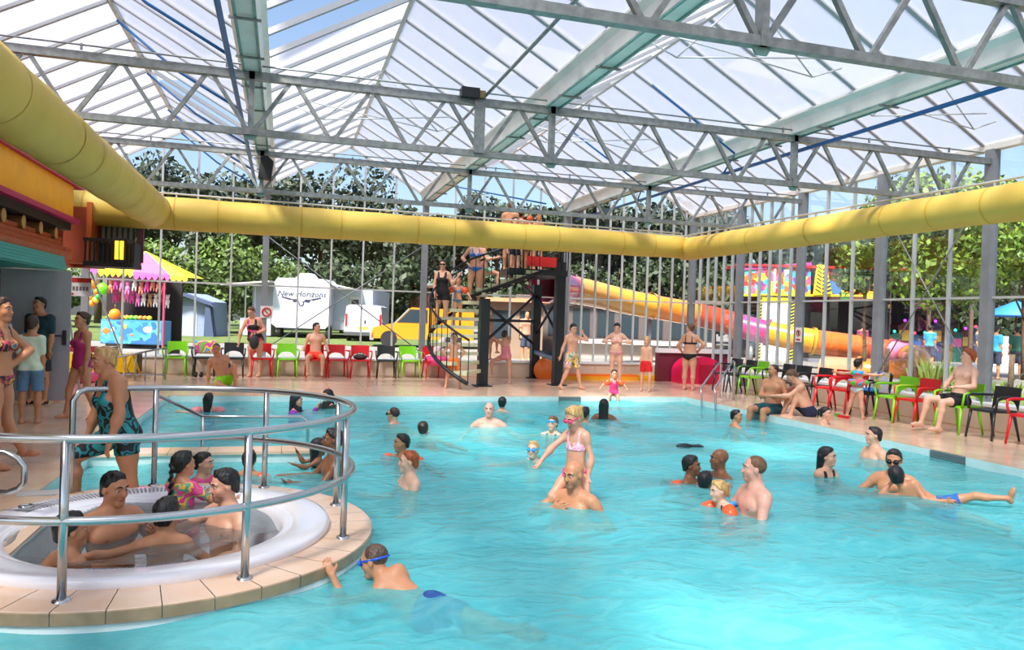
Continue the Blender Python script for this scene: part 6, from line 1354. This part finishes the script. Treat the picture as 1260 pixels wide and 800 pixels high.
person('youth in black shorts on the upper steps of the tower', fD(632, 346, 19.0), turn=30, h=1.6, skin='light', hair=('short', 'dark'), wear=[('trunks', BLK, .45)], lL=((.1, 0, -1), (0, 0, -1)), lR=((.0, .1, -1), (0, 0, -1)))
person('boy in orange shorts with hands on hips at the foot of the stair', ft(557, 478), turn=0, h=1.22, sex='c', skin='light', hair=('short', 'brown'), wear=[('trunks', pm('orangesh', '#ff8238'), .75)], aR=((-.75, -.1, -.65), (.5, .3, -.75)), aL=((.75, -.1, -.65), (-.5, .3, -.75)), lL=((.2, 0, -1), (.15, 0, -1)), lR=((-.2, 0, -1), (-.15, 0, -1)))
person('girl in a pink gingham swimsuit climbing under the tower', ft(616, 472), turn=165, h=1.3, sex='c', fat=1.1, spine=(-.12, -.1, 1), skin='light', hair=('short', 'brown'), wear=[('onepiece', blotch('gingham', ['#e87a8a', '#f0a0a8', '#e06a80'], 30))], lL=((-.85, -.2, -.3), (.05, 0, -1)), lR=((.1, .1, -1), (.05, .05, -1)), aL=((-.8, -.2, .5), (-.5, -.2, .8)), aR=((.1, -.7, .2), (-.6, -.4, .6)))
person('small child in red and blue swimwear climbing ahead of the gingham girl', fD(607, 443, 19.4), turn=120, h=1.1, sex='c', skin='light', hair=('pony', 'blond'), wear=[('top', pm('redtop', '#d8444a')), ('briefs', pm('blue', '#1c3f9a'))], lL=((.7, -.3, -.3), (0, 0, -1)), aL=((-.3, -.4, .6), (-.2, -.3, .9)))
person('boy in floral swim shorts walking with a hand to his head', ft(702, 479), turn=40, look=30, nod=15, h=1.56, skin='light', hair=('short', 'dark'), wear=[('trunks', floral_board, .75)], aL=((.9, .1, -.25), (-.55, .1, .8)), aR=((-.35, 0, -.95), (-.25, .1, -1)), lL=((.28, 0, -1), (.2, 0, -1)), lR=((-.12, 0, -1), (-.4, 0, -.95)))
person('woman in a pale pink bikini adjusting her top on the far deck', ft(757, 475), turn=-5, nod=22, h=1.6, sex='f', fat=1.2, skin='fair', hair=('short', 'dark'), wear=[('top', pm('palepink', '#e0a0a4')), ('briefs', pm('palepink', '#e0a0a4'))], aR=((-.75, .0, -.6), (.75, .45, .05)), aL=((.75, .0, -.6), (-.75, .45, .05)))
person('boy in red shorts walking on the far deck', ft(794, 482), turn=-15, h=1.27, sex='c', skin='light', hair=('short', 'blond'), wear=[('trunks', pm('red', '#d8141e'), .6)], lL=((.1, .2, -1), (0, -.2, -1)), lR=((-.1, -.1, -1), (0, -.1, -1)))
person('woman in a black bikini seen from behind with hands on hips', ft(847, 480), turn=160, look=-120, h=1.64, sex='f', fat=1.35, skin='light', hair=('bun', 'lightbrown'), wear=[('top', BLK), ('briefs', BLK)], aL=((-.55, -.1, -.8), (.3, -.5, -.5)), aR=((.75, -.1, -.6), (-.45, -.4, -.6)))
person('toddler with orange armbands sitting on the far pool edge', ('hip', (G(751, 486)[0], PY1+.1, .08)), turn=5, h=.92, sex='c', skin='light', hair=('pony', 'brown'), wear=[('armbands', bandO), ('onepiece', pm('berry', '#c02a6a'))], lL=((.2, .9, -.2), (.05, .2, -1)), lR=((-.2, .9, -.2), (-.05, .2, -1)), aL=((.8, .1, -.4), (.5, .2, -.6)), aR=((-.8, .1, -.4), (-.5, .2, -.6)))
# -- main pool
person('bald tanned man in the pool carrying a girl on his shoulders', sw((706, 584), (713, 626)), turn=-30, look=-40, nod=8, h=1.82, skin='tan', hair=('bald', 'bald'), wear=[('trunks', NAVY)], aR=((-.75, .2, -.45), (.75, .55, .3)), aL=((.6, .1, -.75), (-.75, .6, .25)), paint=[('beard', 0, '#8a6450')])
person('girl in a pink and white bikini and pink goggles riding on the bald man', hd(706, 514, 7.22), turn=-38, look=-45, nod=26, h=1.28, sex='c', skin='light', hair=('pony', 'blond'), wear=[('top', mat('ruffle_pink', '#f07aa8', .7, var=.25, scale=60, col2='#e6e6ea')), ('briefs', pm('hotpink', '#f0568a')), ('goggles', mat('goggle_pink', '#f04a7a', .2))], aR=((-.75, .35, -.6), (-.55, .5, -.65)), aL=((.3, .1, -1), (-.15, .25, -1)), lR=((-.55, .6, -.65), (.1, .1, -1)), lL=((.22, .6, -.75), (-.12, .15, -1)))
person('elderly man with thin grey hair wading in the middle of the pool', sw((602, 504), (604, 525)), turn=-8, h=1.75, fat=1.2, skin='pink', hair=('buzz', 'grey'), wear=[('trunks', NAVY)], aR=((-.75, .2, -.6), (-.2, .9, -.2)), aL=((.8, .2, -.55), (.6, .7, -.1)))
person('dark-haired swimmer seen from behind past the elderly man', sw((618, 496), (619, 504)), turn=175, h=1.5, sex='c', skin='light', hair=('short', 'black'), aL=((-.6, 0, -.6), (-.7, 0, 0)), aR=((.8, .2, -.4), (.9, .1, 0)))
person('child with blue goggles pushed up on the forehead swimming', sw((680, 521), (684, 534)), turn=-25, h=1.3, sex='c', skin='fair', hair=('pony', 'lightbrown'), wear=[('goggles', mat('goggle_blue', '#2aa0e0', .2), .035), ('onepiece', pm('greensuit', '#1a7a6a'))], aR=((-1, .2, -.12), (-1, .2, -.05)), aL=((.6, .2, -.7), (.7, .3, -.2)))
person('child wearing blue goggles with only the head and arms above water', sw((656, 553), (656, 564)), turn=-18, h=1.25, sex='c', skin='fair', hair=('short', 'blond', .006), wear=[('goggles', mat('goggle_blue', '#2aa0e0', .2))], aR=((-.95, .2, -.1), (-.95, .1, -.05)), aL=((.95, .2, -.15), (.8, .4, -.15)))
person('black-haired swimmer behind the girl on the shoulders', sw((720, 509), (722, 520)), turn=150, h=1.5, sex='c', skin='olive', hair=('short', 'black'), aR=((.95, .1, -.15), (1, 0, -.02)), aL=((-.6, 0, -.5), (-.7, 0, 0)))
person('woman with long black hair seen from behind in the pool', sw((743, 499), (743, 515)), turn=178, h=1.6, sex='f', skin='brown', hair=('long', 'black'), wear=[('onepiece', BLK)], aR=((.8, .1, -.45), (.9, .2, .1)), aL=((-.6, .1, -.7), (-.4, .3, -.2)))
person('swimmer with cropped brown hair and goggles by the far left water', sw((484, 510), (485, 522)), turn=-150, look=-120, h=1.65, skin='light', hair=('buzz', 'brown'), wear=[('goggles', mat('shade_black', '#101014', .15)), ('trunks', BLK)], aR=((.7, .1, -.4), (.8, .2, 0)), aL=((-.8, .1, -.4), (-.8, .2, 0)))
person('dark wet head of a swimmer barely above the water', sw((521, 528), (521, 533)), turn=170, h=1.4, sex='c', skin='tan', hair=('short', 'dark'), spine=(-.3, -.3, .6), aR=((.8, .2, -.3), (.8, .3, -.2)), aL=((-.7, .1, -.6), (-.7, .2, -.2)))
person('black-haired boy with orange armbands behind the red-haired boy', sw((494, 545), (497, 561)), turn=-55, look=-68, h=1.4, sex='c', skin='olive', hair=('short', 'black'), wear=[('armbands', bandO), ('trunks', BLK)], aR=((-.9, .1, -.25), (-.9, .2, -.1)), aL=((.8, -.1, -.25), (.5, .2, -.3)))
person('red-haired boy with pale skin looking sideways in the pool', sw((503, 568), (506, 598)), turn=-70, look=-82, h=1.55, skin='fair', hair=('short', 'red', .007), wear=[('trunks', BLK)], aL=((-.15, .3, -.9), (-.7, .4, -.4)), aR=((-.5, -.2, -.7), (-.8, -.1, 0)))
person('boy with cropped hair and blue goggles holding the island edge in blue trunks', sw((461, 690), (462, 714)), turn=-150, look=-118, nod=-4, h=1.28, sex='c', spine=(-.66, -.58, .36), pel=(-.76, -.6, .12), skin='tan', hair=('buzz', 'buzz'), wear=[('trunks', blotch('blue_trunk', ['#1a4a8a', '#1a4a8a', '#24589a', '#d8e0e8'], 6), .7), ('goggles', mat('goggle_blue2', '#1a5ad0', .2))], aL=((-.92, .0, -.2), (-.45, -.3, .9)), aR=((.55, .35, -.75), (.7, .2, -.4)), lL=((.95, .15, -.03), (.97, .05, -.05)), lR=((.8, .5, -.12), (.9, .3, -.25)), foot=(.9, 0, -.2))
person('dark-skinned boy with orange armbands facing the bald man', sw((851, 573), (853, 597)), turn=70, look=80, h=1.3, sex='c', skin='brown', hair=('short', 'black'), wear=[('armbands', bandO), ('trunks', BLK)], aL=((.6, .3, -.5), (.7, .2, .5)), aR=((-.7, -.2, -.4), (-.2, -.5, -.3)))
person('bald dark-skinned man bathing beside the boy with armbands', sw((885, 565), (884, 587)), turn=-60, look=-70, h=1.75, skin='brown', hair=('bald', 'bald'), wear=[('trunks', NAVY)], aR=((-.6, -.1, -.6), (-.8, .1, .2)), aL=((-.1, .4, -.9), (-.5, .5, -.2)))
person('dark-haired head of a child between the toddler and the boy', sw((868, 592), (868, 603)), turn=160, h=1.1, sex='c', skin='brown', hair=('short', 'black'), wear=[('armbands', mat('armband_salmon', '#e87a6a', .3))], aL=((-.8, .2, -.3), (-.6, .3, 0)))
person('blond toddler with orange armbands in front of the fair-skinned man', sw((884, 604), (888, 623)), turn=-48, look=-58, h=.92, sex='c', skin='fair', hair=('pony', 'blond'), wear=[('armbands', bandO), ('onepiece', pm('navysuit', '#243a6a'))], aL=((.3, .6, -.5), (-.4, .7, -.1)), aR=((-.8, .1, -.4), (-.8, .2, 0)), spine=(-.25, .1, .8))
person('fair-skinned man with cropped hair wading with a blue float in hand', sw((928, 577), (940, 630)), turn=-62, look=-78, h=1.82, fat=1.15, skin='pink', hair=('buzz', 'lightbrown'), wear=[('trunks', pm('seablue', '#2a7a9a'))], aL=((-.1, .45, -.85), (-.85, .3, -.15)), aR=((-.55, -.2, -.75), (-.85, .1, -.05)), paint=[('beard', 0, '#b0785c')])
q = G(918, 622, WZ); b = MB(); b.tube([(-.22, 0, .0), (-.1, .02, .02), (.05, .02, .02), (.2, 0, .0)], [.028, .032, .032, .028], 10); tag(b.build('swim_noodle', mat('noodle_blue', '#2aa8f0', .5), None, (q[0], q[1], WZ)), 'bright blue foam float held by the fair-skinned man', 'pool noodle')
person('boy with cropped black hair looking towards the seated man', sw((906, 512), (908, 527)), turn=115, look=80, h=1.4, sex='c', skin='tan', hair=('short', 'black', .006), wear=[('trunks', pm('red', '#d8141e'))], aR=((.7, .3, -.5), (.8, .2, .25)), aL=((-.5, .1, -.8), (-.1, .4, -.6)))
person('girl with long wet black hair stretching out one hand in the pool', sw((1018, 562), (1020, 586)), turn=55, look=75, h=1.5, sex='f', skin='light', hair=('long', 'black'), wear=[('onepiece', BLK)], aL=((.55, .45, -.7), (.95, .2, .05)), hL=(.7, 0, .7), aR=((.3, -.3, -.9), (.8, -.1, .1)))
person('young man with dark hair smiling near the right pool edge', sw((1075, 536), (1080, 564)), turn=-55, look=-70, h=1.75, skin='light', hair=('short', 'dark', .008), wear=[('trunks', NAVY)], aL=((.1, .3, -.95), (-.3, .5, -.5)), aR=((-.4, -.2, -.8), (-.6, 0, -.2)))
person('man in sunglasses carrying a boy in his arms in the pool', sw((1100, 566), (1100, 602)), turn=-8, nod=12, h=1.75, skin='tan', hair=('short', 'dark', .006), wear=[('trunks', NAVY), ('sunglasses', mat('shade_black', '#101014', .15))], aR=((-.65, .25, -.6), (.6, .7, .1)), aL=((.65, .3, -.55), (.25, .75, .15)))
person('boy lying in the arms of the man in sunglasses with a foot raised', hd(1104, 586, 8.05), turn=172, look=175, h=1.25, sex='c', spine=(-.75, .1, .45), pel=(-.92, .1, .25), skin='tan', hair=('short', 'black'), wear=[('trunks', pm('blueshort', '#2a6ab0'))], aL=((-1, .1, .0), (.5, -.3, .7)), aR=((.5, .3, -.7), (.8, .1, .1)), lR=((.92, .1, .4), (.97, 0, .05)), lL=((.92, .2, .05), (.95, .1, -.2)), fR=(.3, .2, .95))
person('girl in a black patterned swimsuit leaning on the right pool edge', sw((1016, 509), (1012, 531)), turn=70, look=62, h=1.35, sex='c', skin='light', hair=('pony', 'black'), wear=[('onepiece', blotch('blackflower', ['#141418', '#141418', '#d8d0d0', '#141418'], 14))], aR=((.6, .2, -.6), (.95, .1, .15)), aL=((.5, -.4, -.5), (.95, -.1, .2)))
q = G(842, 549, WZ); b = MB(); b.ell((0, 0, .0), (.13, .06, .04), 12, 6); b.prism([(.1, -.04), (.26, -.08), (.28, .08), (.1, .04)], -.01, .012); tag(b.build('swim_fin', mat('fin_black', '#20242a', .5), None, (q[0], q[1], WZ)), 'dark swim fin breaking the water surface', 'swim fin')
# -- right deck
person('bearded man in dark teal shorts sitting on the right pool edge with crossed arms', ('hip', (PX1+.22, G(962, 508)[1], .105)), turn=-30, look=-62, h=1.74, fat=1.2, skin='tan', hair=('buzz', 'brown'), paint=[('beard', 0, '#4a3426')], wear=[('trunks', pm('tealshort', '#0f4a58'), .7)], aR=((-.3, .25, -.9), (.75, .6, .05)), aL=((.3, .25, -.9), (-.75, .6, .1)), lR=((-.72, .6, -.02), (-.1, .1, -1)), lL=((-.55, .8, -.02), (-.05, .15, -1)))
person('youth in navy shorts sitting on the right deck with bent knees and bowed head', ('hip', (PX1+.62, G(1016, 512)[1], .105)), turn=-78, look=-80, nod=35, h=1.75, spine=(-.42, .05, 1), skin='light', hair=('short', 'lightbrown'), wear=[('trunks', NAVY, .7)], aL=((-.65, .3, -.55), (-.9, .1, -.05)), aR=((-.7, -.2, -.4), (-.9, 0, -.05)), lL=((-.55, .25, .78), (-.22, .1, -1)), lR=((-.75, .0, .6), (-.3, .1, -1)))
rg = blotch('ring_print', ['#3fd03a', '#2aa8e0', '#f05a6a', '#3fd03a'], 5)
person('small child with swim rings around neck and waist walking by the red armchairs', ft(1052, 515), turn=150, look=140, h=1.05, sex='c', fat=1.15, skin='light', hair=('short', 'black'), wear=[('briefs', mat('nappy', '#cfe0e6', .7)), ('ring', rg, 'waist', .125, .055), ('ring', rg, 'neck', .085, .042)], aL=((-.85, .1, -.1), (-.9, .1, .1)), aR=((.85, 0, -.1), (.9, 0, .05)), lL=((-.25, 0, -1), (-.2, 0, -1)), lR=((.1, .1, -1), (.15, 0, -1)))
x, y = RC_[11]
person('curly-haired youth in black shorts lounging in a green armchair', ('hip', (x+.02, y, .555)), turn=-52, look=-72, h=1.76, spine=(.2, -.12, 1), skin='fair', hair=('short', 'red', .022), wear=[('trunks', BLK, .6)], aR=((-.55, .3, -.75), (-.1, .85, -.2)), aL=((.0, .55, -.8), (-.8, .3, -.05)), lR=((-.86, .4, -.02), (-.22, .1, -1)), lL=((-.62, .72, -.05), (-.12, .1, -1)))
# -- passers-by outside
for i, (x_, y_, D_, t_, sx_, col, lab) in enumerate(((1145, 0, 30, 160, 'm', '#3a9ac8', 'passer-by in a blue top before the arcade hall'), (1226, 0, 24, 150, 'f', '#3aa8d8', 'passer-by in a light blue top past the grey column'), (1252, 0, 25, 200, 'm', '#2f6a5a', 'passer-by in a green patterned shirt by the white counter'), (1203, 0, 33, 90, 'm', '#4a4a58', 'passer-by in a grey top walking past the arcade hall'), (648, 0, 25.5, 20, 'm', '#c98a72', 'person in a salmon shirt by the snack kiosk'), (1062, 0, 30, 170, 'f', '#8a3a5a', 'passer-by in a plum top behind the slide'))):
    p = atD(x_, 400, D_); person(lab, ('feet', (p[0], p[1], GO)), turn=t_, h=1.7, sex=sx_, skin='tan', hair=('short', 'dark'), wear=[('shirt', pm('pb'+col, col), -.1, .7), ('trunks', pm('jeans', '#3a4258'), .95)], vox=.026)
